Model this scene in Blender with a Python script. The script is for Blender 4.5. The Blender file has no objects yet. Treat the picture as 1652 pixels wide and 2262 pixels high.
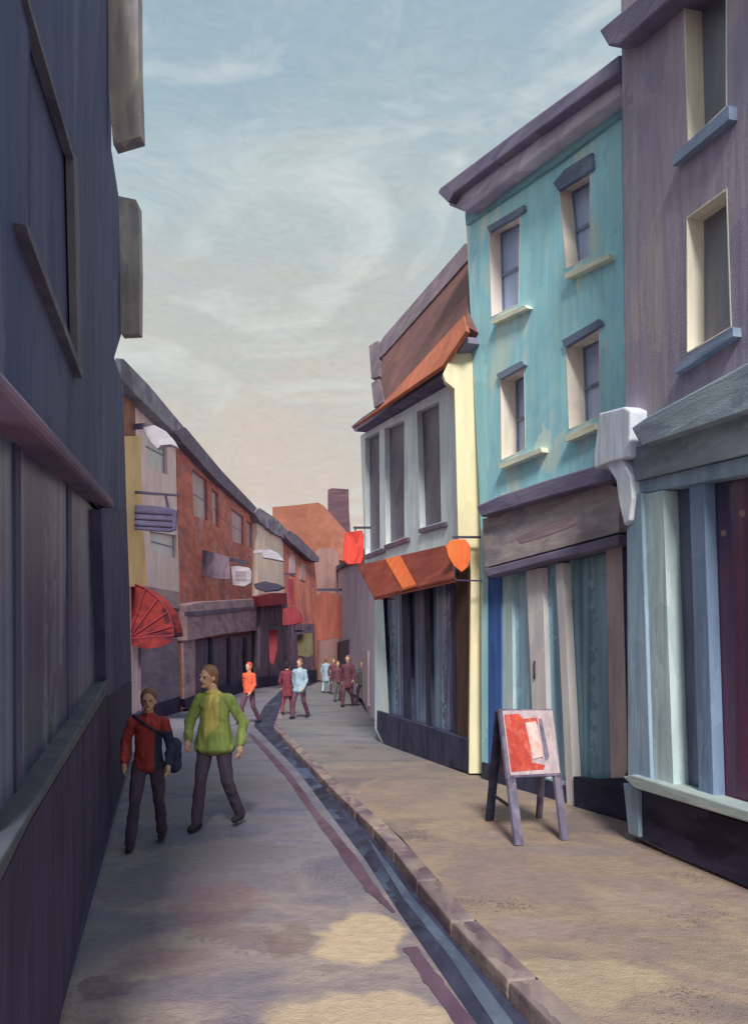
import bpy, bmesh, math, random
from mathutils import Vector, Matrix
from mathutils.geometry import tessellate_polygon
random.seed(7)
S = bpy.context.scene
COL = S.collection
F, CX, HY, H = 1700.0, 826.0, 1462.0, 1.7
CAM = Vector((0, 0, H))

# ------------------------------------------------------------------ helpers
def lin(c):
    c /= 255.0
    return c / 12.92 if c <= 0.04045 else ((c + 0.055) / 1.055) ** 2.4

def ray(px, py):
    return Vector(((px - CX) / F, 1.0, (HY - py) / F))

def gnd(px, py, z=0.0):
    d = ray(px, py)
    t = (z - H) / d.z
    p = CAM + d * t
    p.z = z
    return p

class Pl:
    """a plane with outward normal n; at() finds the point of it seen at a photo position"""
    def __init__(s, a, b, tilt=0.0, z=0.0):
        s.a = Vector((a[0], a[1], z)); b = Vector((b[0], b[1], z))
        s.u = (b - s.a).normalized()
        n = Vector((s.u.y, -s.u.x, 0))
        if n.dot(CAM - s.a) < 0: n = -n
        if tilt:
            v = Vector((0, 0, 1)) * math.sin(tilt) - n * math.cos(tilt)
            n2 = s.u.cross(v).normalized()
            if n2.z < 0: n2 = -n2
            n = n2
        s.n = n
    def at(s, px, py, off=0.0):
        d = ray(px, py)
        o = s.a + s.n * off
        t = (o - CAM).dot(s.n) / d.dot(s.n)
        return CAM + d * t

def link(name, bm, mats, parent=None, smooth=False):
    bmesh.ops.recalc_face_normals(bm, faces=bm.faces[:])
    me = bpy.data.meshes.new(name)
    bm.to_mesh(me); bm.free()
    if not isinstance(mats, (list, tuple)): mats = [mats]
    for m in mats: me.materials.append(m)
    if smooth:
        for p in me.polygons: p.use_smooth = True
    o = bpy.data.objects.new(name, me)
    COL.objects.link(o)
    if parent: o.parent = parent
    return o

def tag(o, label=None, cat=None, group=None, kind=None):
    if label: o['label'] = label
    if cat: o['category'] = cat
    if group: o['group'] = group
    if kind: o['kind'] = kind
    return o

def empty(name, label, cat, group=None):
    o = bpy.data.objects.new(name, None)
    o.empty_display_size = 0.2
    COL.objects.link(o)
    return tag(o, label, cat, group)

def set_base(root):
    """move the Empty to the base of its parts, the parts keep their place"""
    pts = []
    def walk(o):
        for c in o.children:
            if c.type == 'MESH': pts.extend(v.co for v in c.data.vertices)
            walk(c)
    walk(root)
    if not pts: return
    xs = [p.x for p in pts]; ys = [p.y for p in pts]; zs = [p.z for p in pts]
    b = Vector(((min(xs) + max(xs)) / 2, (min(ys) + max(ys)) / 2, min(zs)))
    root.location = b
    for c in root.children: c.location = c.location - b

def shell(bm, front, shift):
    """closed prism from a front ring and a shift vector"""
    f = [bm.verts.new(p) for p in front]
    b = [bm.verts.new(p + shift) for p in front]
    n = len(f)
    tri = tessellate_polygon([front])
    for t in tri:
        bm.faces.new([f[i] for i in t]); bm.faces.new([b[i] for i in reversed(t)])
    for i in range(n):
        j = (i + 1) % n
        bm.faces.new((f[i], f[j], b[j], b[i]))

def prism(pl, pts, lo, hi, bm=None):
    """photo outline on a plane, standing proud from lo to hi metres"""
    own = bm or bmesh.new()
    shell(own, [pl.at(x, y, hi) for x, y in pts], pl.n * (lo - hi))
    return own

def cbox(bm, c, sx, sy, sz, rz=0.0):
    m = Matrix.Translation(c) @ Matrix.Rotation(rz, 4, 'Z')
    vs = [bm.verts.new(m @ Vector((x * sx / 2, y * sy / 2, z * sz / 2))) for x in (-1, 1) for y in (-1, 1) for z in (-1, 1)]
    for q in ((0, 1, 3, 2), (4, 6, 7, 5), (0, 4, 5, 1), (2, 3, 7, 6), (0, 2, 6, 4), (1, 5, 7, 3)):
        bm.faces.new([vs[i] for i in q])

def bar(bm, p, q, w, d=None, side=None):
    """rectangular bar from p to q"""
    d = d or w
    p, q = Vector(p), Vector(q)
    ax = (q - p).normalized()
    s = Vector(side) if side else (Vector((1, 0, 0)) if abs(ax.x) < 0.9 else Vector((0, 1, 0)))
    s = (s - ax * s.dot(ax)).normalized()
    t = ax.cross(s)
    a = [p + s * (i * w / 2) + t * (j * d / 2) for i, j in ((-1, -1), (1, -1), (1, 1), (-1, 1))]
    shell(bm, a, q - p)

def tube(bm, pts, rad, n=10):
    pts = [Vector(p) for p in pts]
    if not isinstance(rad, (list, tuple)): rad = [rad] * len(pts)
    rings = []
    for i, p in enumerate(pts):
        a = (pts[min(i + 1, len(pts) - 1)] - pts[max(i - 1, 0)]).normalized()
        s = a.orthogonal().normalized() if i == 0 else (ps - a * ps.dot(a)).normalized()
        ps = s
        t = a.cross(s)
        rings.append([bm.verts.new(p + (s * math.cos(k * 2 * math.pi / n) + t * math.sin(k * 2 * math.pi / n)) * rad[i]) for k in range(n)])
    for r0, r1 in zip(rings, rings[1:]):
        for k in range(n): bm.faces.new((r0[k], r0[(k + 1) % n], r1[(k + 1) % n], r1[k]))
    bm.faces.new(rings[0][::-1]); bm.faces.new(rings[-1])

def blob(bm, c, r, sc=(1, 1, 1), seg=14, rings=9, rot=None):
    m = Matrix.Translation(c)
    if rot is not None: m = m @ rot
    m = m @ Matrix.Diagonal((r * sc[0], r * sc[1], r * sc[2], 1))
    bmesh.ops.create_uvsphere(bm, u_segments=seg, v_segments=rings, radius=1, matrix=m)

# ------------------------------------------------------------------ materials
def nodes(m):
    m.use_nodes = True
    nt = m.node_tree; nt.nodes.clear()
    return nt, nt.nodes.new, nt.links.new

DES = 0.14
def alb(c, k):
    l = [lin(x) * k for x in c]; g = 0.3 * l[0] + 0.55 * l[1] + 0.15 * l[2]
    l = [x + (g - x) * DES for x in l]; f = min(1.0, 0.84 / max(l))
    return tuple(x * f for x in l) + (1,)
STREAK = {'vv': (1.0, 1.0, 0.045), 'v': (1.0, 1.0, 0.10), 'h': (0.16, 0.16, 1.1), 'n': (1, 1, 1), 'gx': (0.75, 1.0, 1.0), 'gy': (1.0, 0.30, 1.0), 'd': (0.4, 0.4, 0.5)}
def paint(name, cols, k=1.0, d='v', sc=1.6, fine=14.0, amp=0.16, rough=0.75, bump=0.35, spec=0.25, metallic=0.0, weave=0.3, dist=0.7, dab=None, dabamp=0.07):
    """brushed, weathered paint: broad patches of the given colours, fine bristle streaks and a coarse cloth-like tooth"""
    m = bpy.data.materials.new(name)
    nt, N, L = nodes(m)
    dab = dab or 0.42 / sc
    out = N('ShaderNodeOutputMaterial'); bs = N('ShaderNodeBsdfPrincipled')
    L(bs.outputs[0], out.inputs[0])
    bs.inputs['Roughness'].default_value = rough
    bs.inputs['Specular IOR Level'].default_value = spec
    bs.inputs['Metallic'].default_value = metallic
    tc = N('ShaderNodeTexCoord')
    def mapped(s):
        mp = N('ShaderNodeMapping'); mp.inputs['Scale'].default_value = s
        L(tc.outputs['Object'], mp.inputs[0]); return mp.outputs[0]
    st = STREAK[d]
    n1 = N('ShaderNodeTexNoise'); n1.inputs['Scale'].default_value = sc; n1.inputs['Detail'].default_value = 3; n1.inputs['Distortion'].default_value = dist
    L(mapped(st if d == 'vv' else tuple(max(a, 0.42) for a in st)), n1.inputs[0])
    rp = N('ShaderNodeValToRGB'); rp.color_ramp.interpolation = 'LINEAR'
    els = rp.color_ramp.elements
    n = len(cols)
    pos = [0.5] if n == 1 else [0.34 + 0.32 * i / (n - 1) for i in range(n)]
    while len(els) < n: els.new(0.5)
    while len(els) > n: els.remove(els[-1])
    for e, p, c in zip(els, pos, cols):
        e.position = p; e.color = alb(c, k)
    # brush dabs: cells with ragged edges pick their own tone
    wn = N('ShaderNodeTexNoise'); wn.inputs['Scale'].default_value = fine * 0.9; wn.inputs['Detail'].default_value = 3
    L(tc.outputs['Object'], wn.inputs[0])
    wm = N('ShaderNodeVectorMath'); wm.operation = 'MULTIPLY_ADD'; wm.inputs[1].default_value = (dab * 0.5,) * 3
    L(wn.outputs['Color'], wm.inputs[0]); L(tc.outputs['Object'], wm.inputs[2])
    dm = N('ShaderNodeMapping'); dst = {'v': (1.5, 1.5, 0.5), 'vv': (1.5, 1.5, 0.2), 'h': (0.5, 0.5, 1.8), 'gx': (0.55, 0.9, 1), 'gy': (1.5, 0.45, 1), 'd': (0.8, 0.8, 1.2)}.get(d, (1, 1, 1))
    dm.inputs['Scale'].default_value = dst; dm.inputs['Rotation'].default_value = (0.25, 0.2, 0.15) if d != 'gx' else (0, 0, 0.2)
    L(wm.outputs[0], dm.inputs[0])
    vo = N('ShaderNodeTexVoronoi'); vo.inputs['Scale'].default_value = 1.0 / dab; L(dm.outputs[0], vo.inputs[0])
    sc_ = N('ShaderNodeSeparateColor'); L(vo.outputs['Color'], sc_.inputs[0])
    da = N('ShaderNodeMath'); da.operation = 'MULTIPLY_ADD'; da.inputs[1].default_value = 0.22; L(sc_.outputs[0], da.inputs[0])
    ds = N('ShaderNodeMath'); ds.operation = 'SUBTRACT'; ds.inputs[1].default_value = 0.11; L(n1.outputs[0], ds.inputs[0]); L(ds.outputs[0], da.inputs[2])
    L(da.outputs[0], rp.inputs[0])
    dv = N('ShaderNodeMapRange'); dv.inputs[3].default_value = 1 - dabamp; dv.inputs[4].default_value = 1 + dabamp; L(sc_.outputs[1], dv.inputs[0])
    n2 = N('ShaderNodeTexNoise'); n2.inputs['Scale'].default_value = fine; n2.inputs['Detail'].default_value = 5; n2.inputs['Distortion'].default_value = 0.4
    L(mapped(st), n2.inputs[0])
    mr = N('ShaderNodeMapRange'); mr.inputs[1].default_value = 0.3; mr.inputs[2].default_value = 0.7
    mr.inputs[3].default_value = 1 - amp; mr.inputs[4].default_value = 1 + amp
    L(n2.outputs[0], mr.inputs[0])
    # slow variation of tone across the surface
    n4 = N('ShaderNodeTexNoise'); n4.inputs['Scale'].default_value = sc * 0.5; n4.inputs['Detail'].default_value = 1
    L(tc.outputs['Object'], n4.inputs[0])
    mr4 = N('ShaderNodeMapRange'); mr4.inputs[1].default_value = 0.3; mr4.inputs[2].default_value = 0.7; mr4.inputs[3].default_value = 1 - amp * 0.6; mr4.inputs[4].default_value = 1 + amp * 0.6
    L(n4.outputs[0], mr4.inputs[0])
    mm = N('ShaderNodeMath'); mm.operation = 'MULTIPLY'; L(mr.outputs[0], mm.inputs[0]); L(mr4.outputs[0], mm.inputs[1])
    m2_ = N('ShaderNodeMath'); m2_.operation = 'MULTIPLY'; L(mm.outputs[0], m2_.inputs[0]); L(dv.outputs[0], m2_.inputs[1]); mm = m2_
    mx = N('ShaderNodeMix'); mx.data_type = 'RGBA'; mx.blend_type = 'MULTIPLY'; mx.inputs[0].default_value = 1.0
    L(rp.outputs[0], mx.inputs[6]); L(mm.outputs[0], mx.inputs[7])
    L(mx.outputs[2], bs.inputs['Base Color'])
    # tooth of the surface
    n3 = N('ShaderNodeTexVoronoi'); n3.inputs['Scale'].default_value = fine * 4.5
    L(mapped((1, 1, 1.6)), n3.inputs[0])
    ad = N('ShaderNodeMath'); ad.operation = 'MULTIPLY_ADD'; ad.inputs[1].default_value = 0.5 * weave
    L(n3.outputs['Distance'], ad.inputs[0]); L(n2.outputs[0], ad.inputs[2])
    bp = N('ShaderNodeBump'); bp.inputs['Strength'].default_value = bump; bp.inputs['Distance'].default_value = 0.02 * 14 / fine
    L(ad.outputs[0], bp.inputs['Height']); L(bp.outputs[0], bs.inputs['Normal'])
    return m

def glass(name, tint, gl=0.25):
    m = bpy.data.materials.new(name)
    nt, N, L = nodes(m)
    out = N('ShaderNodeOutputMaterial')
    tr = N('ShaderNodeBsdfTransparent'); tr.inputs[0].default_value = tuple(lin(c) for c in tint) + (1,)
    g = N('ShaderNodeBsdfGlossy'); g.inputs['Roughness'].default_value = 0.06
    g.inputs['Color'].default_value = (0.8, 0.85, 0.9, 1)
    n = N('ShaderNodeTexNoise'); n.inputs['Scale'].default_value = 1.5
    b = N('ShaderNodeBump'); b.inputs['Strength'].default_value = 0.15; b.inputs['Distance'].default_value = 0.05
    L(n.outputs[0], b.inputs['Height']); L(b.outputs[0], g.inputs['Normal'])
    lw = N('ShaderNodeFresnel'); lw.inputs[0].default_value = 1.45
    ad = N('ShaderNodeMath'); ad.operation = 'ADD'; ad.inputs[1].default_value = gl * 0.3; L(lw.outputs[0], ad.inputs[0])
    mx = N('ShaderNodeMixShader')
    L(ad.outputs[0], mx.inputs[0]); L(tr.outputs[0], mx.inputs[1]); L(g.outputs[0], mx.inputs[2]); L(mx.outputs[0], out.inputs[0])
    return m

def lamp_mat(name, c, s):
    m = bpy.data.materials.new(name)
    nt, N, L = nodes(m)
    out = N('ShaderNodeOutputMaterial'); e = N('ShaderNodeEmission')
    e.inputs[0].default_value = tuple(lin(x) for x in c) + (1,); e.inputs[1].default_value = s
    L(e.outputs[0], out.inputs[0]); return m

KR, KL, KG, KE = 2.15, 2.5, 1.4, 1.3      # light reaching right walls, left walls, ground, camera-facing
M = {}
M['teal'] = paint('weathered_teal_render', [(130, 176, 182), (108, 160, 172), (126, 174, 178), (110, 162, 174), (140, 160, 154)], KR * 1.08, 'v', 0.9, 9, 0.08, bump=0.2)
M['teal_dark'] = paint('teal_frieze_paint', [(80, 120, 130), (95, 140, 145)], KR, 'h', 1.2, 9)
M['mauve'] = paint('mauve_grey_render', [(104, 98, 114), (118, 108, 120), (110, 102, 118), (118, 108, 112)], KR * 1.08, 'v', 0.9, 11, 0.12)
M['mauve_band'] = paint('blue_grey_band', [(92, 104, 118), (112, 126, 132), (94, 104, 118)], KR, 'h', 1.2, 10)
M['cornice_dark'] = paint('dark_purple_cornice', [(74, 68, 92), (92, 86, 106)], KR, 'h', 1.6, 10)
M['cornice_light'] = paint('lilac_cornice', [(120, 112, 134), (146, 138, 150)], KR, 'h', 1.6, 10)
M['cream'] = paint('cream_paint', [(238, 224, 172), (244, 232, 188), (230, 222, 182)], 1.7, 'v', 1.3, 10, 0.07)
M['jamb'] = paint('cream_reveal', [(214, 204, 190), (202, 190, 186)], 1.5, 'v', 1.5, 12, 0.1)
M['jamb_bright'] = paint('bright_cream_reveal', [(226, 220, 200), (214, 206, 190)], 1.3, 'v', 1.5, 12, 0.1)
M['pane_blue'] = paint('blue_grey_glass', [(108, 124, 152), (126, 142, 168), (102, 116, 144)], 3.4, 'v', 2, 9, 0.14, rough=0.35, spec=0.5, bump=0.12, dab=1.3, dabamp=0.02)
M['pane_dark'] = paint('dark_grey_glass', [(78, 80, 96), (90, 90, 104)], 2.2, 'v', 2, 9, 0.1, rough=0.35, spec=0.5, bump=0.12, dab=1.3, dabamp=0.02)
M['sill_cream'] = paint('pale_sill', [(210, 212, 192), (226, 222, 190)], 1.6, 'h', 2, 12, 0.1)
M['sill_blue'] = paint('blue_sill', [(104, 122, 150), (122, 138, 160)], 1.5, 'h', 2, 12, 0.1)
M['lintel'] = paint('slate_lintel', [(78, 92, 114), (94, 108, 128)], 1.8, 'h', 2.5, 14, 0.15)
M['greywhite'] = paint('grey_white_render', [(152, 164, 170), (168, 176, 176), (144, 156, 164)], KR * 1.25, 'v', 1.4, 11, 0.1)
M['sash_purple'] = paint('purple_dark_glass', [(72, 66, 90), (90, 84, 104), (68, 62, 84)], 1.5, 'v', 2.2, 11, 0.15, rough=0.35, spec=0.5, bump=0.12, dab=1.3, dabamp=0.02)
M['roof_red'] = paint('red_brown_tile', [(112, 76, 76), (130, 86, 80), (118, 80, 82)], 1.1, 'd', 1.2, 10, 0.14)
M['roof_orange'] = paint('orange_tile', [(172, 92, 62), (188, 104, 70)], 1.3, 'd', 1.4, 12, 0.14)
M['roof_purple'] = paint('purple_ridge', [(100, 84, 98), (124, 108, 116)], 1.3, 'd', 1.6, 12, 0.14)
M['awning_rust'] = paint('rust_awning_cloth', [(122, 48, 36), (140, 60, 44)], 1.3, 'h', 1.6, 12, 0.14)
M['orange'] = paint('bright_orange_enamel', [(250, 104, 16), (254, 122, 24)], 1.1, 'v', 4, 22, 0.12, bump=0.6)
M['red_sign'] = paint('bright_red_enamel', [(206, 42, 30), (222, 62, 40), (180, 34, 32)], 1.4, 'v', 4, 20, 0.12, bump=0.6)
M['shop_navy'] = paint('navy_shopfront', [(44, 44, 66), (58, 60, 84), (38, 36, 56)], 1.35, 'v', 1.8, 12, 0.2)
M['shop_glass_navy'] = paint('navy_glass', [(44, 48, 74), (100, 122, 142), (50, 54, 80), (86, 104, 126)], 2.2, 'vv', 3.2, 10, 0.2, rough=0.25, spec=0.5, bump=0.1, dab=1.3, dabamp=0.02, dist=0.15)  # pale vertical streaks are reflections painted into the glass colour
M['brown'] = paint('dark_brown_timber', [(66, 46, 42), (82, 58, 50)], 1.4, 'v', 2, 12, 0.15)
M['fascia_grey'] = paint('pinkish_grey_fascia', [(124, 114, 118), (140, 128, 126), (112, 104, 112), (128, 120, 124)], KR * 0.92, 'h', 1.4, 12, 0.12)
M['blue_door'] = paint('cobalt_blue_panel', [(40, 74, 132), (48, 88, 148)], 1.7, 'v', 2.4, 12, 0.14)
M['pale_green'] = paint('pale_green_frame', [(140, 158, 160), (128, 148, 152)], KR * 0.95, 'v', 1.8, 12, 0.1)
M['shop_teal_glass'] = paint('teal_glass', [(78, 112, 126), (104, 138, 150), (66, 96, 114), (92, 128, 138)], 3.0, 'vv', 3.0, 9, 0.14, rough=0.3, spec=0.5, bump=0.1, dab=1.3, dabamp=0.02, dist=0.15)
M['pinkwhite'] = paint('pinkish_white_post', [(176, 170, 174), (190, 184, 182)], KR * 0.9, 'v', 1.8, 12, 0.08)
M['pinkgrey'] = paint('pinkish_grey_post', [(144, 130, 134), (156, 140, 138)], KR * 0.9, 'v', 1.8, 12, 0.08)
M['blue_post'] = paint('dusty_blue_post', [(96, 116, 136), (108, 130, 146)], KR, 'v', 1.8, 12, 0.1)
M['blue_mullion'] = paint('steel_blue_mullion', [(76, 94, 124), (90, 110, 136)], KR, 'v', 1.8, 12, 0.1)
M['sill_pale'] = paint('pale_grey_green_sill', [(140, 156, 160), (164, 176, 172)], 1.25, 'h', 1.8, 12, 0.1)
M['plinth'] = paint('navy_stall_riser', [(38, 38, 62), (52, 52, 78), (34, 32, 52)], 1.4, 'h', 1.8, 12, 0.2)
M['corbel'] = paint('pale_blue_white_corbel', [(164, 172, 188), (184, 190, 198)], KR * 0.85, 'v', 3, 14, 0.1)
M['interior_purple'] = paint('plum_interior', [(86, 44, 68), (70, 44, 70), (50, 46, 68)], 3.2, 'v', 1.6, 8, 0.2)
M['plant'] = paint('olive_green_leaf', [(94, 104, 50), (116, 120, 66), (80, 92, 58)], 3.2, 'n', 6, 20, 0.2)
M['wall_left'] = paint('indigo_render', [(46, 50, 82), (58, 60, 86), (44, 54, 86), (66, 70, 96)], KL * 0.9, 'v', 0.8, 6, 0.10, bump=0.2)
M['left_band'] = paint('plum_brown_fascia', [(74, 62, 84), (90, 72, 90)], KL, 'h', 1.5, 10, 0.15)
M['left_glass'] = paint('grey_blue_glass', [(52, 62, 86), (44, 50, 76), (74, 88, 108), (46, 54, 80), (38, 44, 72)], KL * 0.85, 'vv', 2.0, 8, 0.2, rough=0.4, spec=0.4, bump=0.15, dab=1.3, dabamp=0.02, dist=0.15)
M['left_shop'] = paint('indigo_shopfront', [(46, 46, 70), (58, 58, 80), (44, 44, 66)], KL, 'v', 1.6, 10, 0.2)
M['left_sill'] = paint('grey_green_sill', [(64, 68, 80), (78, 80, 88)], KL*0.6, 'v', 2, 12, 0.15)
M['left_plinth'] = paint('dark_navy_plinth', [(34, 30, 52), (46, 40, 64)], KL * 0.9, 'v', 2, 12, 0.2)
M['olive_stone'] = paint('olive_grey_stone', [(104, 100, 100), (120, 114, 106), (96, 94, 98)], 2.8, 'v', 2, 10, 0.12)
M['left_pale'] = paint('pale_window_edge', [(72, 72, 88), (86, 84, 94)], KL*0.75, 'v', 2, 12, 0.12)
M['pink_wall'] = paint('pink_cream_render', [(186, 158, 160), (196, 172, 168), (182, 160, 162)], KL, 'v', 0.8, 6, 0.1)
M['yellow_ochre'] = paint('ochre_yellow_paint', [(196, 158, 98), (206, 174, 118)], KL, 'v', 0.8, 6, 0.1)
M['brown_timber2'] = paint('brown_board', [(92, 58, 48), (110, 72, 58)], KL, 'v', 0.8, 6, 0.12)
M['slate'] = paint('slate_grey', [(98, 94, 110), (120, 118, 130), (88, 84, 102)], 1.5, 'd', 0.8, 6, 0.16)
M['slate_dark'] = paint('dark_slate', [(78, 70, 88), (94, 86, 104)], 1.5, 'd', 0.8, 6, 0.16)
M['brick'] = paint('red_brown_brick', [(128, 64, 54), (142, 76, 62), (118, 62, 58), (128, 84, 80)], KL, 'h', 0.5, 5, 0.16)
M['pane_mauve'] = paint('mauve_grey_glass', [(118, 96, 104), (130, 112, 118)], KL * 0.95, 'v', 0.8, 5, 0.1, rough=0.4)
M['pane_greenish'] = paint('grey_green_glass', [(136, 134, 136), (148, 148, 146)], KL * 0.95, 'v', 0.8, 5, 0.1, rough=0.4)
M['fascia_mauve'] = paint('mauve_shop_fascia', [(118, 92, 98), (134, 108, 110), (106, 84, 94)], KL, 'h', 0.8, 6, 0.12)
M['shop_dusk'] = paint('dusky_purple_shopfront', [(70, 56, 72), (86, 72, 86), (56, 46, 64)], KL, 'v', 1.0, 6, 0.2)
M['grey_shutter'] = paint('mauve_grey_shutter', [(88, 78, 92), (102, 90, 100)], KL, 'h', 1.0, 8, 0.12)
M['cream_far'] = paint('cream_far_render', [(196, 178, 164), (186, 168, 158)], KL, 'v', 0.6, 5, 0.08)
M['rust_wall'] = paint('rust_far_render', [(128, 72, 62), (142, 84, 70), (118, 68, 66)], KL, 'v', 0.5, 4, 0.14)
M['roof_far'] = paint('terracotta_far_roof', [(158, 94, 72), (168, 104, 82)], 0.95, 'd', 0.5, 4, 0.1)
M['rust_end'] = paint('rust_end_render', [(126, 80, 74), (138, 92, 82), (122, 86, 86)], 1.6, 'v', 0.4, 4, 0.12)
M['taupe'] = paint('taupe_render', [(118, 88, 86), (130, 98, 94)], 1.6, 'v', 0.5, 4, 0.1)
M['lav_wall'] = paint('lavender_grey_render', [(128, 120, 134), (140, 128, 138), (122, 112, 128)], KR * 1.3, 'v', 0.6, 5, 0.1)
M['chimney'] = paint('purple_brick_chimney', [(86, 62, 76), (98, 72, 82)], 1.2, 'h', 1.0, 6, 0.12)
M['orange_banner'] = paint('burnt_orange_cloth', [(150, 76, 62), (164, 86, 70)], 1.0, 'v', 0.8, 6, 0.12)
M['crimson'] = paint('crimson_cloth', [(112, 30, 48), (126, 40, 52)], 1.7, 'v', 1.0, 8, 0.14)
M['olive_sign'] = paint('olive_enamel', [(98, 92, 64), (108, 102, 72)], 1.1, 'v', 1.0, 8, 0.1)
M['dark_red'] = paint('red_canopy_cloth', [(132, 32, 40), (170, 44, 42), (96, 30, 50)], 0.8, 'd', 1.6, 10, 0.16)
M['sign_indigo'] = paint('indigo_enamel', [(66, 62, 92), (82, 78, 106)], 1.7, 'h', 1.6, 12, 0.16)
M['iron'] = paint('dark_iron', [(58, 52, 74)], 1.6, 'h', 2, 12, 0.1)
M['white_enamel'] = paint('pale_lilac_enamel', [(168, 166, 186), (184, 182, 196)], 1.0, 'h', 1.2, 8, 0.1)
M['sign_grey'] = paint('grey_lilac_enamel', [(130, 124, 138), (146, 140, 150)], 1.6, 'h', 1.4, 8, 0.12)
# ground
def ground_mat(name, near, far, k, y0, y1, d='gx', sc=0.8, fine=16, amp=0.10, soil=(70, 56, 52), zones=()):
    m = paint(name, near, k, d, sc, fine, amp, rough=0.85, bump=0.55, dab=0.9, dabamp=0.03, weave=0.8)
    nt = m.node_tree; N, L = nt.nodes.new, nt.links.new
    ramp = next(n for n in nt.nodes if n.type == 'VALTORGB'); KR2 = 1.2 if name.startswith('worn') else 1.0
    mul = next(n for n in nt.nodes if n.type == 'MIX')
    tc = next(n for n in nt.nodes if n.type == 'TEX_COORD')
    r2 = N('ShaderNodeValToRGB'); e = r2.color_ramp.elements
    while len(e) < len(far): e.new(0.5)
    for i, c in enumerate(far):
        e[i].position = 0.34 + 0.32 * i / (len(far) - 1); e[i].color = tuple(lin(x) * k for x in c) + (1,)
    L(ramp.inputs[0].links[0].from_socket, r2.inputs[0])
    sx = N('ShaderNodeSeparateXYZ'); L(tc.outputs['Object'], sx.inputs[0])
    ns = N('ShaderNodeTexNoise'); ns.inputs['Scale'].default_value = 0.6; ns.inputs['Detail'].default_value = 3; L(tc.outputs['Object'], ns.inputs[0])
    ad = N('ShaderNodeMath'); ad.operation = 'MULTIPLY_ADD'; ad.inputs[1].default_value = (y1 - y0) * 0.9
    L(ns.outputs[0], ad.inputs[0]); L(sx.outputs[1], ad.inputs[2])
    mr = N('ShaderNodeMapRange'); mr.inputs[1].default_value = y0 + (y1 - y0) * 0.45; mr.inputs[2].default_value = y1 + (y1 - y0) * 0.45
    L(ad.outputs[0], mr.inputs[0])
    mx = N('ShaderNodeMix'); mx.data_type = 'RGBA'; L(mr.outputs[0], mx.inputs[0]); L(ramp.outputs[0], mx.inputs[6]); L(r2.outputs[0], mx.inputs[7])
    # worn spots where the brown bed shows through
    n5 = N('ShaderNodeTexNoise'); n5.inputs['Scale'].default_value = 1.1; n5.inputs['Detail'].default_value = 2; L(tc.outputs['Object'], n5.inputs[0])
    n6 = N('ShaderNodeTexNoise'); n6.inputs['Scale'].default_value = 45; n6.inputs['Detail'].default_value = 2; L(tc.outputs['Object'], n6.inputs[0])
    a2 = N('ShaderNodeMath'); a2.operation = 'ADD'; L(n5.outputs[0], a2.inputs[0]); L(n6.outputs[0], a2.inputs[1])
    m5 = N('ShaderNodeMapRange'); m5.inputs[1].default_value = 1.2; m5.inputs[2].default_value = 1.3; m5.inputs[4].default_value = 0.55; L(a2.outputs[0], m5.inputs[0])
    mx2 = N('ShaderNodeMix'); mx2.data_type = 'RGBA'; mx2.inputs[7].default_value = tuple(lin(c) for c in soil) + (1,)
    L(m5.outputs[0], mx2.inputs[0]); L(mx.outputs[2], mx2.inputs[6])
    cur = mx2.outputs[2]
    wn = N('ShaderNodeTexNoise'); wn.inputs['Scale'].default_value = 3.0; wn.inputs['Detail'].default_value = 4; L(tc.outputs['Object'], wn.inputs[0])
    wv = N('ShaderNodeVectorMath'); wv.operation = 'MULTIPLY_ADD'; wv.inputs[1].default_value = (0.5, 0.5, 0); L(wn.outputs['Color'], wv.inputs[0]); L(tc.outputs['Object'], wv.inputs[2])
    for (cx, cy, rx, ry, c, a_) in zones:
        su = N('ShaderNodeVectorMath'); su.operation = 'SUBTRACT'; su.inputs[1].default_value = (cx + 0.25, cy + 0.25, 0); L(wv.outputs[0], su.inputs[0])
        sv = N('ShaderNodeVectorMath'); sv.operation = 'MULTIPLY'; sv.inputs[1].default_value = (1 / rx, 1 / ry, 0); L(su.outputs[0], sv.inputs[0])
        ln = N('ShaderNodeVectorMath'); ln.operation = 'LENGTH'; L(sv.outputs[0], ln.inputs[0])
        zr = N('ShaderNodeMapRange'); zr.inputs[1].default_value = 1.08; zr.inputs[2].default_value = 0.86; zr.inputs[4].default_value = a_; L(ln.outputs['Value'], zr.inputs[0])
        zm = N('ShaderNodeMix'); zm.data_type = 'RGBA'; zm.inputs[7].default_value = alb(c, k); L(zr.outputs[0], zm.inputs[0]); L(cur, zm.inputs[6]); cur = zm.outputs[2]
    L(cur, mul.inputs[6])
    return m
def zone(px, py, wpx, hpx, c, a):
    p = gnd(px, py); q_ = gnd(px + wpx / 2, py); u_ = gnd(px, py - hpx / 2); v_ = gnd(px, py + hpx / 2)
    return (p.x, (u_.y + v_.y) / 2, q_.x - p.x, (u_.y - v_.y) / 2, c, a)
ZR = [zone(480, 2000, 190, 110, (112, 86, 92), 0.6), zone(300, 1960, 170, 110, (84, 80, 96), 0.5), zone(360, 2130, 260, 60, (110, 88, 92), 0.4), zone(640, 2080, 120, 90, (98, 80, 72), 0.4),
      zone(805, 2076, 205, 120, (164, 142, 114), 0.9), zone(800, 2250, 430, 130, (158, 136, 112), 0.85), zone(230, 2180, 120, 50, (78, 62, 84), 0.5)]  # the two cream zones are sunlit patches painted into the lane colour
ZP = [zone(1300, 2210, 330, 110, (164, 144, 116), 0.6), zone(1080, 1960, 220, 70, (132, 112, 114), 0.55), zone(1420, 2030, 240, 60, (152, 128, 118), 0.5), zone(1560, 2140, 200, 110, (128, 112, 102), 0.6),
      zone(1180, 2090, 160, 60, (146, 124, 122), 0.5), zone(1000, 1800, 160, 60, (144, 124, 112), 0.5), zone(1250, 1905, 260, 30, (118, 108, 122), 0.4)]
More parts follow.
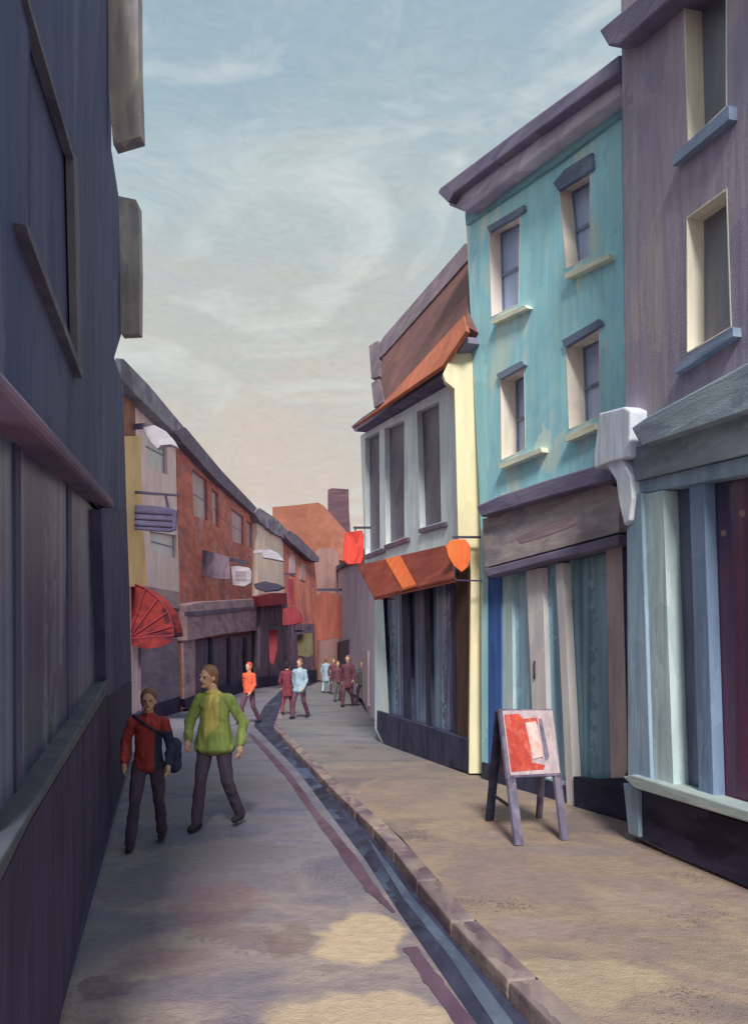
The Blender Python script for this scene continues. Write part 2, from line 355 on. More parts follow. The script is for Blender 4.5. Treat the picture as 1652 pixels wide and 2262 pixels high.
M['road'] = ground_mat('worn_lane_surface', [(100, 92, 102), (114, 102, 106), (130, 116, 110), (118, 98, 100), (106, 98, 106)], [(88, 86, 100), (102, 98, 108), (96, 92, 98)], KG * 1.3, 4.0, 7.5, 'gx', 0.9, zones=ZR)
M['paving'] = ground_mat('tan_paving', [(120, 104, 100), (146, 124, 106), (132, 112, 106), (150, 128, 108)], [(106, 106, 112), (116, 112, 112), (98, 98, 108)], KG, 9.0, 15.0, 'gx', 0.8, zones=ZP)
M['patch'] = paint('sunlit_cream', [(158, 138, 112), (174, 152, 120), (166, 144, 118)], KG, 'gx', 2, 9, 0.08)  # cream colour standing for sunlight on the lane
M['gutter'] = paint('navy_gutter', [(44, 44, 66), (58, 60, 84), (40, 36, 58), (70, 82, 108)], KG, 'gy', 1.2, 9, 0.2)
M['gutter_blue'] = paint('blue_gutter_water', [(66, 78, 104), (86, 100, 122)], KG, 'gy', 2, 9, 0.2, rough=0.3)
M['edging'] = paint('purple_edging', [(84, 60, 80), (98, 74, 90)], KG, 'gy', 1.6, 9, 0.16)
M['kerb'] = paint('purple_pink_kerb', [(104, 84, 96), (138, 120, 114), (96, 76, 90), (144, 124, 114)], KG, 'gy', 1.4, 9, 0.14)
M['kerb_joint'] = paint('dark_purple_joint', [(70, 50, 70)], KG, 'gx', 2, 9)
# people
def cloth(n, cols, k=1.35): return paint(n, cols, k, 'v', 6, 30, 0.16, rough=0.85, bump=0.5)
M['skin'] = paint('skin', [(196, 150, 124), (208, 164, 134)], 1.2, 'n', 5, 30, 0.06, rough=0.55, bump=0.1)
M['hair_brown'] = cloth('brown_hair', [(112, 80, 62), (132, 96, 72)])
M['hair_dark'] = cloth('dark_hair', [(50, 40, 48)])
M['hair_red'] = cloth('red_hair', [(196, 62, 44)])
M['c_red'] = cloth('red_jacket_cloth', [(138, 42, 42), (160, 54, 50)])
M['c_navy'] = cloth('navy_cloth', [(40, 42, 66), (52, 56, 82)])
M['c_green'] = cloth('green_jacket_cloth', [(108, 136, 60), (138, 150, 68), (120, 140, 64)])
M['c_yellow'] = cloth('yellow_cloth', [(168, 158, 66), (180, 166, 74)])
M['c_trouser'] = cloth('purple_grey_trousers', [(68, 58, 78), (82, 68, 86)])
M['c_plum'] = cloth('plum_trousers', [(88, 56, 76), (100, 66, 86)])
M['c_orange'] = cloth('orange_red_top', [(222, 84, 44), (232, 98, 54)])
M['c_crimson'] = cloth('crimson_coat_cloth', [(112, 44, 62), (124, 54, 68)])
M['c_blue'] = cloth('light_blue_jacket_cloth', [(128, 152, 172), (144, 168, 184)])
M['c_maroon'] = cloth('maroon_cloth', [(92, 52, 66), (104, 60, 72)])
M['c_olive'] = cloth('olive_grey_cloth', [(76, 74, 80), (88, 84, 88)])
M['shoe'] = cloth('dark_shoe_leather', [(54, 44, 60)])
M['eye'] = paint('dark_eye', [(30, 24, 28)], 1.0, 'n', rough=0.3)
M['lip'] = paint('lip', [(140, 78, 72)], 1.0, 'n')
M['board_frame'] = paint('purple_grey_board_timber', [(94, 88, 112), (112, 104, 124), (86, 78, 100)], 1.4, 'v', 4, 20, 0.14)
M['board_lilac'] = paint('lilac_poster', [(168, 152, 160), (186, 166, 170), (156, 142, 156)], 1.15, 'v', 6, 22, 0.12, bump=0.6)
M['board_red'] = paint('red_poster_ink', [(192, 66, 46), (176, 50, 42), (204, 96, 76)], 1.2, 'v', 6, 22, 0.14, bump=0.6)
M['board_white'] = paint('white_poster_ink', [(208, 188, 186), (216, 150, 138)], 1.15, 'v', 9, 26, 0.1, bump=0.6)
M['stain'] = paint('faded_plum_paint', [(116, 98, 108), (126, 106, 112)], KR * 0.85, 'h', 3, 12, 0.16)
M['bulb'] = lamp_mat('warm_bulb', (210, 160, 110), 0.8)
def semi(name, base, f):
    m = base.copy(); m.name = name
    nt = m.node_tree; N, L = nt.nodes.new, nt.links.new
    out = next(n for n in nt.nodes if n.type == 'OUTPUT_MATERIAL'); bs = next(n for n in nt.nodes if n.type == 'BSDF_PRINCIPLED')
    tr = N('ShaderNodeBsdfTransparent'); tr.inputs[0].default_value = (0.8, 0.85, 0.9, 1)
    mx = N('ShaderNodeMixShader'); mx.inputs[0].default_value = f
    L(bs.outputs[0], mx.inputs[1]); L(tr.outputs[0], mx.inputs[2]); L(mx.outputs[0], out.inputs[0])
    return m
M['plum_base'] = paint('plum_shop_glass', [(74, 46, 66), (56, 54, 80), (84, 44, 64), (56, 50, 74), (64, 66, 90)], 3.0, 'vv', 2.2, 9, 0.2, rough=0.22, spec=0.5, bump=0.1, dab=1.3, dabamp=0.02, dist=0.15)
M['plum_glass'] = semi('plum_shop_glass_clear', M['plum_base'], 0.34)
M['teal_semi'] = semi('teal_shop_glass_clear', M['shop_teal_glass'], 0.34)
M['inner_glow_glass'] = glass('clear_shop_glass', (190, 196, 205), 0.1)

# ------------------------------------------------------------------ camera, sky and light
cd = bpy.data.cameras.new('camera'); cam = bpy.data.objects.new('camera', cd); COL.objects.link(cam)
cam.location = CAM; cam.rotation_euler = (math.radians(90), 0, 0)
cd.sensor_fit = 'HORIZONTAL'; cd.sensor_width = 36; cd.lens = 36 * F / 1652
cd.shift_y = (HY - 1131) / 1652; cd.clip_end = 2000; cd.clip_start = 0.05
S.camera = cam
S.view_settings.view_transform = 'Standard'; S.view_settings.look = 'None'; S.view_settings.gamma = 1
S.view_settings.exposure = 0.40

SUN_AZ, SUN_EL = 178.0, 40.0        # behind the camera, a touch to the left
sd = Vector((math.sin(math.radians(SUN_AZ)) * math.cos(math.radians(SUN_EL)), math.cos(math.radians(SUN_AZ)) * math.cos(math.radians(SUN_EL)), math.sin(math.radians(SUN_EL))))
ld = bpy.data.lights.new('sun', 'SUN'); ld.energy = 2.8; ld.angle = math.radians(12); ld.color = (1.0, 0.95, 0.87)
sun = bpy.data.objects.new('sun', ld); COL.objects.link(sun)
sun.rotation_euler = (-sd).to_track_quat('-Z', 'Y').to_euler(); sun.location = (0, -5, 30)

W = bpy.data.worlds.new('World'); S.world = W; W.use_nodes = True
nt = W.node_tree; nt.nodes.clear(); N, L = nt.nodes.new, nt.links.new
wo = N('ShaderNodeOutputWorld'); bg = N('ShaderNodeBackground'); L(bg.outputs[0], wo.inputs[0])
tc = N('ShaderNodeTexCoord')
sky = N('ShaderNodeTexSky'); sky.sky_type = 'NISHITA'; sky.sun_disc = False
sky.sun_elevation = math.radians(SUN_EL); sky.sun_rotation = math.radians(SUN_AZ)
sk = N('ShaderNodeMix'); sk.data_type = 'RGBA'; sk.blend_type = 'MULTIPLY'; sk.inputs[0].default_value = 1; sk.inputs[7].default_value = (0.09, 0.09, 0.09, 1)
L(sky.outputs[0], sk.inputs[6])
def wmap(scale):
    mp = N('ShaderNodeMapping'); mp.inputs['Scale'].default_value = scale; L(tc.outputs['Generated'], mp.inputs[0]); return mp.outputs[0]
def wnoise(scale, s, det, dist):
    n = N('ShaderNodeTexNoise'); n.inputs['Scale'].default_value = s; n.inputs['Detail'].default_value = det; n.inputs['Distortion'].default_value = dist
    L(wmap(scale), n.inputs[0]); return n.outputs[0]
def wmath(op, a, b, c=None):
    n = N('ShaderNodeMath'); n.operation = op
    for i, v in enumerate((a, b, c)):
        if v is None: continue
        if isinstance(v, (int, float)): n.inputs[i].default_value = v
        else: L(v, n.inputs[i])
    return n.outputs[0]
sep = N('ShaderNodeSeparateXYZ'); L(tc.outputs['Generated'], sep.inputs[0])
big = wnoise((1, 1, 3.2), 2.6, 3, 0.6)
fine = wnoise((1, 1, 5.0), 12, 5, 1.6)
hgt = wmath('MULTIPLY_ADD', wmath('SUBTRACT', big, 0.5), 0.34, sep.outputs[2])
hgt = wmath('MULTIPLY_ADD', wmath('SUBTRACT', fine, 0.5), 0.12, hgt)
rp = N('ShaderNodeValToRGB'); els = rp.color_ramp.elements
stops = [(0.0, (180, 164, 152)), (0.14, (190, 172, 156)), (0.28, (186, 176, 162)), (0.40, (170, 176, 172)), (0.50, (162, 176, 178)), (0.60, (146, 166, 176)), (0.72, (140, 161, 175)), (1.0, (200, 215, 225))]
while len(els) < len(stops): els.new(0.5)
for e, (p, c) in zip(els, stops): e.position = p; e.color = tuple(lin(x) for x in c) + (1,)
L(hgt, rp.inputs[0])
cl = wnoise((1, 1, 3.4), 3.0, 5, 2.2)
cm = N('ShaderNodeMapRange'); cm.inputs[1].default_value = 0.50; cm.inputs[2].default_value = 0.68; cm.inputs[4].default_value = 0.55; L(cl, cm.inputs[0])
mc = N('ShaderNodeMix'); mc.data_type = 'RGBA'; mc.inputs[7].default_value = (lin(198), lin(204), lin(198), 1)
L(cm.outputs[0], mc.inputs[0]); L(rp.outputs[0], mc.inputs[6])
# bristle streaks of cloud
st = wnoise((1.2, 1.2, 3.2), 15, 5, 3.5)
sm = N('ShaderNodeMapRange'); sm.inputs[1].default_value = 0.3; sm.inputs[2].default_value = 0.7; sm.inputs[3].default_value = 0.955; sm.inputs[4].default_value = 1.045; L(st, sm.inputs[0])
ms = N('ShaderNodeMix'); ms.data_type = 'RGBA'; ms.blend_type = 'MULTIPLY'; ms.inputs[0].default_value = 1; L(mc.outputs[2], ms.inputs[6]); L(sm.outputs[0], ms.inputs[7])
mxs = N('ShaderNodeMix'); mxs.data_type = 'RGBA'; mxs.inputs[0].default_value = 0.12; L(ms.outputs[2], mxs.inputs[6]); L(sk.outputs[2], mxs.inputs[7])
L(mxs.outputs[2], bg.inputs[0]); bg.inputs[1].default_value = 1.05

# ------------------------------------------------------------------ ground
def sheet(name, pts, z, m, kind='structure'):
    bm = bmesh.new()
    vs = [Vector((p[0], p[1], z)) for p in pts]
    v = [bm.verts.new(p) for p in vs]
    for t in tessellate_polygon([vs]): bm.faces.new([v[i] for i in t])
    for f in bm.faces:
        f.normal_update()
        if f.normal.z < 0: f.normal_flip()
    me = bpy.data.meshes.new(name); bm.to_mesh(me); bm.free(); me.materials.append(m)
    o = bpy.data.objects.new(name, me); COL.objects.link(o); return tag(o, kind=kind)

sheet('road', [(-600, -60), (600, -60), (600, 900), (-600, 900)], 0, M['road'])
PZ = 0.10
kerb_top = [(1560, 2600), (1210, 2262), (1080, 2125), (970, 2010), (850, 1855), (735, 1745), (640, 1645), (604, 1606), (622, 1556), (655, 1528), (720, 1500)]
kt = [gnd(x, y, PZ) for x, y in kerb_top]
kt = [Vector((kt[0].x, kt[0].y, PZ)) + (kt[0] - kt[1]).normalized() * 3] + kt
right_edge = [(12, -2), (12, 80), (-4.2, 80)]
pv = [(p.x, p.y) for p in kt] + [(-4.6, 80), (14, 80), (14, kt[0].y)]
def offset_line(pts, w):
    out = []
    for i, p in enumerate(pts):
        a = pts[max(i - 1, 0)]; b = pts[min(i + 1, len(pts) - 1)]
        t = (b - a); t.z = 0; t.normalize()
        nrm = Vector((t.y, -t.x, 0))           # to the right of the walk direction
        out.append(p + nrm * w)
    return out
kr = offset_line(kt, 0.16)
bm = bmesh.new()
inner = [Vector((p.x, p.y, PZ)) for p in kr] + [Vector((-4.2, 80, PZ)), Vector((14, 80, PZ)), Vector((14, kt[0].y, PZ))]
v = [bm.verts.new(p) for p in inner]
for t in tessellate_polygon([inner]): bm.faces.new([v[i] for i in t])
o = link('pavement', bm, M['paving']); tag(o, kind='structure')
# kerb stones: a run of stones with worn joints, one object
def resample(pts, step):
    out = [pts[0].copy()]; acc = 0
    for a, b in zip(pts, pts[1:]):
        l = (b - a).length; s = step - acc
        while s < l:
            out.append(a + (b - a) * (s / l)); s += step
        acc = l - (s - step)
    return out
ks = resample(kt, 0.9); ksr = offset_line(ks, 0.16)
bm = bmesh.new()
for i in range(len(ks) - 1):
    a, b, c, d = ks[i], ks[i + 1], ksr[i + 1], ksr[i]
    e = (b - a).normalized() * 0.004
    jz = random.uniform(0.002, 0.009)
    ring = [Vector((p.x, p.y, PZ + jz)) for p in (a + e, b - e, c - e, d + e)]
    shell(bm, ring, Vector((0, 0, -0.15)))
k = link('kerb', bm, M['kerb']); tag(k, kind='structure')
mod = k.modifiers.new('edge', 'BEVEL'); mod.width = 0.02; mod.segments = 3
# gutter channel and its purple edging
gl_px = [(1300, 2600), (1050, 2262), (960, 2130), (880, 2015), (810, 1905), (730, 1800), (655, 1700), (596, 1640), (560, 1604), (584, 1560), (622, 1524), (712, 1495)]
gl = [gnd(x, y) for x, y in gl_px]
gl = [gl[0] + (gl[0] - gl[1]).normalized() * 2] + gl
g_pts = [(p.x, p.y) for p in gl] + [(p.x + 0.03, p.y) for p in reversed(kt)]
sheet('gutter', g_pts, 0.004, M['gutter'])
def strip(name, px, wid, z, m):
    c = [gnd(x, y) for x, y in px]
    if len(c) < 10 and name == 'edging_stones':
        wl = wid; c2 = []; w2 = []
        for i in range(len(c) - 1):
            for k_ in range(7):
                f = k_ / 7; c2.append(c[i].lerp(c[i + 1], f)); w2.append((wl[i] * (1 - f) + wl[i + 1] * f) * random.uniform(0.8, 1.15))
        c2.append(c[-1]); w2.append(wl[-1]); c, wid = c2, w2
    n = len(c)
    l = []; r = []
    for i, p in enumerate(c):
        a = c[max(i - 1, 0)]; b = c[min(i + 1, n - 1)]; t = (b - a); t.z = 0; t.normalize(); q = Vector((t.y, -t.x, 0))
        w = wid[i] if isinstance(wid, (list, tuple)) else wid
        l.append(p - q * w / 2); r.append(p + q * w / 2)
    return sheet(name, [(p.x, p.y) for p in l + r[::-1]], z, m)
strip('gutter_water', [(1190, 2420), (1110, 2262), (1010, 2120), (900, 1985), (850, 1910), (815, 1858)], [0.10, 0.09, 0.08, 0.07, 0.05, 0.01], 0.008, M['gutter_blue'])
strip('edging_stones', [(870, 2018), (822, 1968), (760, 1880), (690, 1790), (640, 1718), (590, 1662), (552, 1622)], [0.03, 0.10, 0.12, 0.10, 0.12, 0.13, 0.10], 0.006, M['edging'])
strip('edging_stones', [(1080, 2330), (1010, 2240), (950, 2160), (905, 2095)], [0.12, 0.11, 0.10, 0.09], 0.006, M['edging'])
# cream sheets painted as sunlit patches on the lane
def patch(px, z=0.006, m='patch', zz=0.0):
    return sheet('sunlit_patch', [(gnd(x, y, zz).x, gnd(x, y, zz).y) for x, y in px], z, M[m])
random.seed(3)

# ------------------------------------------------------------------ building helpers
def wall(pl, outer, holes, depth, m, parent, name='wall', off=0.0):
    bm = bmesh.new()
    fr = [pl.at(x, y, off) for x, y in outer]
    hs = [[pl.at(x, y, off) for x, y in h] for h in holes]
    allp = list(fr)
    for h in hs: allp += h
    fv = [bm.verts.new(p) for p in allp]
    for t in tessellate_polygon([fr] + hs):
        try: bm.faces.new([fv[i] for i in t])
        except ValueError: pass
    sh = pl.n * -depth
    bv = [bm.verts.new(p + sh) for p in fr]
    n = len(fr)
    for i in range(n):
        j = (i + 1) % n; bm.faces.new((fv[i], fv[j], bv[j], bv[i]))
    for t in tessellate_polygon([fr]): bm.faces.new([bv[i] for i in reversed(t)])
    return link(name, bm, m, parent)

def window(pl, hole, r, parent, jamb, pane, sill=None, lintel=None, bars=None, off=0.0, name='window', sash=True):
    """recessed window: reveal lining > pane, sash bars, sill, lintel"""
    ring = [pl.at(x, y, off) for x, y in hole]      # tl, tr, br, bl
    back = [p - pl.n * r for p in ring]
    bm = bmesh.new()
    c = sum(ring, Vector()) / 4
    T = 0.012
    for i in range(4):
        j = (i + 1) % 4
        a, b = ring[i], ring[j]
        inn = (c - (a + b) / 2); e = (b - a).normalized(); inn = (inn - e * inn.dot(e)).normalized() * T
        q = [a + pl.n * 0.003, b + pl.n * 0.003, b - pl.n * r, a - pl.n * r]
        shell(bm, q, inn)
    w = link(name, bm, jamb, parent)
    bm = bmesh.new()
    shell(bm, back, -pl.n * 0.02)
    link('pane', bm, pane, w)
    if sash:
        bm = bmesh.new()
        ins = [p + (c - pl.n * r - p) * 0.02 for p in back]
        wd = 0.045
        for i in range(4): bar(bm, ins[i] + pl.n * 0.01, ins[(i + 1) % 4] + pl.n * 0.01, wd, 0.03, pl.u if i in (1, 3) else (0, 0, 1))
        ml, mr_ = (ins[0] + ins[3]) / 2, (ins[1] + ins[2]) / 2
        bar(bm, ml + pl.n * 0.012, mr_ + pl.n * 0.012, wd * 0.8, 0.03, (0, 0, 1))
        link('sash', bm, M['sash_grey'], w)
    if sill:
        pts, lo, hi, m = sill
        link('sill', prism(pl, pts, lo, hi), m, w)
    if lintel:
        pts, lo, hi, m = lintel
        link('lintel', prism(pl, pts, lo, hi), m, w)
    return w
M['sash_grey'] = paint('blue_grey_sash', [(104, 112, 136), (116, 124, 144)], 1.6, 'v', 4, 14, 0.1)

def part(name, pl, pts, lo, hi, m, parent, bev=0.0):
    o = link(name, prism(pl, pts, lo, hi), M[m] if isinstance(m, str) else m, parent)
    if bev:
        mo = o.modifiers.new('edge', 'BEVEL'); mo.width = bev; mo.segments = 2; mo.limit_method = 'ANGLE'
    return o

# ---- right: mauve building with blue shopfront -------------------------------------
PG = Pl((2.65, 5.46), (2.32, 7.0))
b = empty('mauve_building', 'tall mauve grey building with dusty blue shopfront and navy stall riser beside the teal house', 'building')
W1 = [(1507, -120), (1606, -230), (1606, 234), (1519, 318)]
W2 = [(1516, 480), (1606, 414), (1616, 723), (1517, 781)]
W3 = [(1760, 330), (1900, 240), (1900, 520), (1760, 620)]
SHOP = [(1435, 1084), (1720, 1040), (1720, 1990), (1452, 1880), (1440, 1730)]
glassop = [(1463, 1076), (1770, 1020), (1790, 1850), (1488, 1740)]
wall(PG, [(1366, -500), (2300, -1100), (2600, 2450), (1393, 1845)], [W1, W2, W3, glassop], 4.0, M['mauve'], b)
window(PG, W1, 0.15, b, M['jamb_bright'], M['pane_dark'], ([(1492, 336), (1609, 232), (1610, 262), (1484, 366)], -0.02, 0.07, M['sill_blue']), sash=False)
window(PG, W2, 0.15, b, M['jamb_bright'], M['pane_dark'], ([(1492, 806), (1618, 722), (1619, 742), (1490, 826)], -0.02, 0.07, M['sill_blue']), sash=False)
window(PG, W3, 0.15, b, M['jamb_bright'], M['pane_dark'], sash=False)
part('cornice', PG, [(1322, 66), (1400, 0), (1600, -180), (2300, -800), (2300, -640), (1500, -20), (1366, 98), (1342, 100)], -0.3, 0.18, 'cornice_dark', b, 0.02)
part('shop_cornice', PG, [(1392, 945), (1430, 918), (1652, 798), (2100, 560), (2300, 760), (1652, 905), (1414, 985)], -0.1, 0.20, 'mauve_band', b, 0.02)
part('fascia', PG, [(1398, 990), (1652, 912), (2100, 790), (2200, 960), (1652, 1000), (1400, 1062)], -0.1, 0.10, 'mauve_band', b)
part('transom', PG, [(1404, 1064), (1652, 1006), (2100, 920), (2100, 1000), (1652, 1046), (1408, 1092)], -0.08, 0.06, 'blue_post', b, 0.008)
part('pilaster', PG, [(1384, 1095), (1416, 1088), (1437, 1722), (1387, 1716)], -0.1, 0.10, 'blue_post', b, 0.01)
part('pilaster', PG, [(1418, 1092), (1464, 1082), (1488, 1742), (1438, 1726)], -0.1, 0.07, 'pale_green', b, 0.01)
part('mullion', PG, [(1521, 1066), (1554, 1060), (1577, 1768), (1543, 1758)], -0.06, 0.04, 'blue_mullion', b, 0.008)
part('mullion', PG, [(1725, 1036), (1760, 1030), (1780, 1850), (1745, 1840)], -0.06, 0.04, 'blue_mullion', b, 0.008)
part('sill', PG, [(1374, 1716), (1395, 1712), (1652, 1792), (1900, 1868), (1900, 1900), (1652, 1818), (1400, 1742)], -0.05, 0.16, 'sill_pale', b, 0.012)
part('stall_riser', PG, [(1410, 1745), (1652, 1822), (2200, 2000), (2200, 2250), (1652, 1962), (1412, 1851)], -0.05, 0.05, 'plinth', b)
part('corner_block', PG, [(1376, 1730), (1409, 1746), (1411, 1851), (1388, 1842)], -0.1, 0.085, 'blue_post', b, 0.01)
pg_pane = link('shop_window_pane', prism(PG, [(1460, 1070), (1775, 1015), (1795, 1855), (1485, 1745)], -0.075, -0.065), M['plum_glass'], b)
part('back_panel', PG, [(1340, 900), (2300, 700), (2300, 2050), (1340, 1750)], -0.95, -0.9, 'interior_purple', b)
part('display_shelf', PG, [(1440, 1745), (1800, 1855), (1800, 1868), (1442, 1757)], -0.8, -0.08, 'brown', b)
0 and part('head_shade', PG, [(1340, 960), (2200, 760), (2200, 1200), (1340, 1230)], -0.62, -0.57, 'plinth', b)
set_base(b)
# lamps and plants behind the shop glass
for (x, y, of, lb) in ((1536, 1164, -0.45, 'small warm bulb hanging behind the shop glass just left of the blue mullion'), (1598, 1178, -0.42, 'warm bulb glowing behind the shop glass right of the blue mullion'), (1640, 1134, -0.42, 'warm bulb glowing high behind the shop glass at the picture edge')):
    t = empty('pendant_lamp', lb, 'lamp', 'bulbs in the mauve building shop window')
    p = PG.at(x, y, of)
    bm = bmesh.new(); blob(bm, p, 0.022 if x > 1560 else 0.014, (1, 1, 1.3)); link('bulb', bm, M['bulb'], t, True)
    bm = bmesh.new(); tube(bm, [p + Vector((0, 0, 0.03)), p + Vector((0, 0, 0.35))], 0.004, 6); link('cord', bm, M['iron'], t)
    set_base(t)
def leafy(name, lb, base, w, h, n, m, grp=None, seed=1, pot=None):
    rnd = random.Random(seed)
    t = empty(name, lb, 'plant', grp)
    bm = bmesh.new()
    for i in range(n):
        a = rnd.uniform(0, 2 * math.pi); rr = w * math.sqrt(rnd.random()) * 0.5; zz = h * (0.12 + 0.88 * rnd.random())
        taper = 1.0 - 0.6 * (zz / h)
        c = base + Vector((math.cos(a) * rr * taper, math.sin(a) * rr * taper, zz))
        s = rnd.uniform(0.05, 0.1) * (h / 0.5) ** 0.5
        d = Vector((math.cos(a), math.sin(a), rnd.uniform(0.0, 1.6))).normalized(); q = d.orthogonal().normalized()
        q = Matrix.Rotation(rnd.uniform(0, 6), 3, d) @ q
        vs = [bm.verts.new(c - d * s), bm.verts.new(c + q * s * 0.32), bm.verts.new(c + d * s), bm.verts.new(c - q * s * 0.32)]
        bm.faces.new(vs)
    link('foliage', bm, m, t)
    bm = bmesh.new()
    for i in range(4):
        a = i * 1.6; tube(bm, [base + Vector((0, 0, 0.0)), base + Vector((math.cos(a) * w * 0.1, math.sin(a) * w * 0.1, h * 0.5)), base + Vector((math.cos(a) * w * 0.25, math.sin(a) * w * 0.25, h * 0.85))], [0.01, 0.007, 0.003], 6)
    link('stem', bm, M['brown'], t)
    set_base(t); return t
leafy('potted_plant', 'yellow green leafy plant behind the shop glass beside the pale green pilaster', PG.at(1512, 1738, -0.3), 0.26, 0.40, 90, M['plant'], 'plants in the shop windows', 1)
leafy('potted_plant', 'dim olive plant behind the shop glass right of the blue mullion', PG.at(1622, 1772, -0.35), 0.26, 0.42, 90, M['plant'], 'plants in the shop windows', 2)
# carved corbel between the shops
t = empty('shop_corbel', 'pale blue white carved corbel with scroll between the teal and mauve houses', 'corbel')
part('block', PG, [(1322, 912), (1376, 898), (1392, 905), (1390, 1010), (1345, 1022), (1312, 1036), (1310, 1015)], -0.15, 0.16, 'corbel', t, 0.02)
part('scroll', PG, [(1336, 1024), (1372, 1014), (1392, 1050), (1396, 1100), (1390, 1150), (1378, 1162), (1366, 1110), (1360, 1062)], -0.1, 0.14, 'corbel', t, 0.015)
set_base(t)

# ---- right: teal house --------------------------------------------------------------
PT = Pl((1.51, 10.46), (2.55, 7.77))
b = empty('teal_house', 'weathered teal house with lilac cornice, four sash windows and grey shop fascia', 'house')
wA = [(1080, 508), (1149, 470), (1146, 672), (1085, 701)]
wB = [(1234, 416), (1304, 372), (1304, 566), (1250, 595)]
wC = [(1105, 834), (1158, 805), (1161, 992), (1107, 1018)]
wD = [(1249, 760), (1324, 722), (1326, 920), (1256, 950)]
shopg = [(1078, 1275), (1373, 1208), (1384, 1745), (1078, 1700)]
wall(PT, [(1029, 482), (1372, 205), (1376, 500), (1384, 1040), (1392, 1205), (1392, 1815), (1064, 1720), (1062, 1180), (1059, 1101)], [wA, wB, wC, wD, shopg], 3.6, M['teal'], b)
part('frieze', PT, [(1027, 470), (1372, 205), (1374, 250), (1240, 352), (1029, 497)], -0.02, 0.05, 'teal_dark', b)
part('gutter_board', PT, [(966, 424), (972, 414), (1160, 272), (1300, 170), (1368, 118), (1368, 158), (1170, 300), (1000, 428), (990, 448)], -0.2, 0.34, 'cornice_dark', b, 0.02)
part('cornice', PT, [(988, 452), (1000, 432), (1170, 304), (1370, 162), (1372, 208), (1190, 340), (1028, 468)], -0.2, 0.22, 'cornice_light', b, 0.03)
window(PT, wA, 0.19, b, M['jamb'], M['pane_blue'], ([(1084, 706), (1158, 673), (1164, 680), (1086, 716)], -0.02, 0.08, M['sill_cream']), ([(1076, 500), (1156, 452), (1158, 466), (1080, 512)], -0.02, 0.035, M['lintel']))
window(PT, wB, 0.19, b, M['jamb'], M['pane_blue'], ([(1246, 604), (1344, 560), (1346, 570), (1248, 616)], -0.02, 0.08, M['sill_cream']), ([(1222, 404), (1246, 374), (1306, 336), (1309, 372), (1232, 420)], -0.02, 0.035, M['lintel']))
window(PT, wC, 0.25, b, M['jamb'], M['pane_blue'], ([(1100, 1024), (1194, 988), (1196, 998), (1104, 1036)], -0.02, 0.09, M['sill_cream']), ([(1096, 826), (1152, 796), (1160, 806), (1102, 838)], -0.02, 0.035, M['lintel']))
window(PT, wD, 0.25, b, M['jamb'], M['pane_blue'], ([(1248, 962), (1312, 934), (1316, 948), (1250, 976)], -0.02, 0.09, M['sill_cream']), ([(1240, 752), (1322, 704), (1330, 716), (1248, 766)], -0.02, 0.035, M['lintel']))
part('shop_cornice', PT, [(1051, 1118), (1100, 1096), (1200, 1062), (1340, 1020), (1356, 1036), (1350, 1062), (1200, 1102), (1062, 1142)], -0.05, 0.24, 'cornice_dark', b, 0.02)
fs = part('fascia', PT, [(1065, 1146), (1345, 1066), (1368, 1080), (1366, 1176), (1071, 1254)], -0.05, 0.13, 'fascia_grey', b, 0.01)
part('faded_lettering', PT, [(1140, 1188), (1200, 1160), (1262, 1140), (1276, 1148), (1270, 1160), (1200, 1186), (1150, 1200)], 0.13, 0.134, 'stain', fs)
part('moulding', PT, [(1068, 1258), (1366, 1180), (1366, 1204), (1200, 1242), (1074, 1276)], -0.05, 0.16, 'cornice_dark', b, 0.015)
part('side_panel', PT, [(1069, 1280), (1106, 1272), (1108, 1734), (1072, 1722)], -0.09, -0.01, 'blue_door', b)
pd = part('door', PT, [(1104, 1270), (1262, 1236), (1264, 1786), (1108, 1736)], -0.14, -0.08, 'shop_teal_glass', b)
part('stile', PT, [(1106, 1272), (1130, 1268), (1134, 1740), (1108, 1734)], -0.08, -0.03, 'pale_green', pd)
part('stile', PT, [(1162, 1262), (1198, 1254), (1212, 1764), (1184, 1756)], -0.08, -0.01, 'pinkwhite', pd)
part('bottom_rail', PT, [(1134, 1680), (1252, 1712), (1252, 1780), (1134, 1742)], -0.08, -0.05, 'pale_green', pd)
part('plinth', PT, [(1064, 1684), (1130, 1700), (1266, 1742), (1266, 1790), (1064, 1728)], -0.08, 0.02, 'shop_navy', b)
bm = bmesh.new(); q0 = PT.at(1180, 1500, -0.0); tube(bm, [q0, q0 + Vector((0, 0, 0.22))], 0.012, 8); link('handle', bm, M['iron'], pd, True)
part('post', PT, [(1226, 1246), (1242, 1243), (1269, 1790), (1252, 1784)], -0.08, 0.03, 'pinkwhite', b, 0.006)
part('shop_window_pane', PT, [(1242, 1242), (1340, 1222), (1352, 1728), (1262, 1722)], -0.1, -0.09, 'teal_semi', b)
part('back_panel', PT, [(1150, 1180), (1480, 1150), (1480, 1900), (1150, 1760)], -0.8, -0.75, 'shop_teal_glass', b)
part('post', PT, [(1337, 1186), (1373, 1178), (1386, 1700), (1376, 1722), (1348, 1726)], -0.08, 0.04, 'pinkgrey', b, 0.01)
part('edge_post', PT, [(1373, 1178), (1388, 1175), (1396, 1700), (1396, 1730), (1380, 1720), (1388, 1700)], -0.08, 0.045, 'plinth', b)
part('stall_riser', PT, [(1266, 1716), (1300, 1722), (1392, 1718), (1394, 1815), (1268, 1786)], -0.05, 0.06, 'plinth', b)
set_base(b)
leafy('potted_plant', 'dark green bushy plant behind the teal shop glass above the navy stall riser', PT.at(1308, 1735, -0.25) , 0.30, 0.66, 160, M['plant'], 'plants in the shop windows', 5)

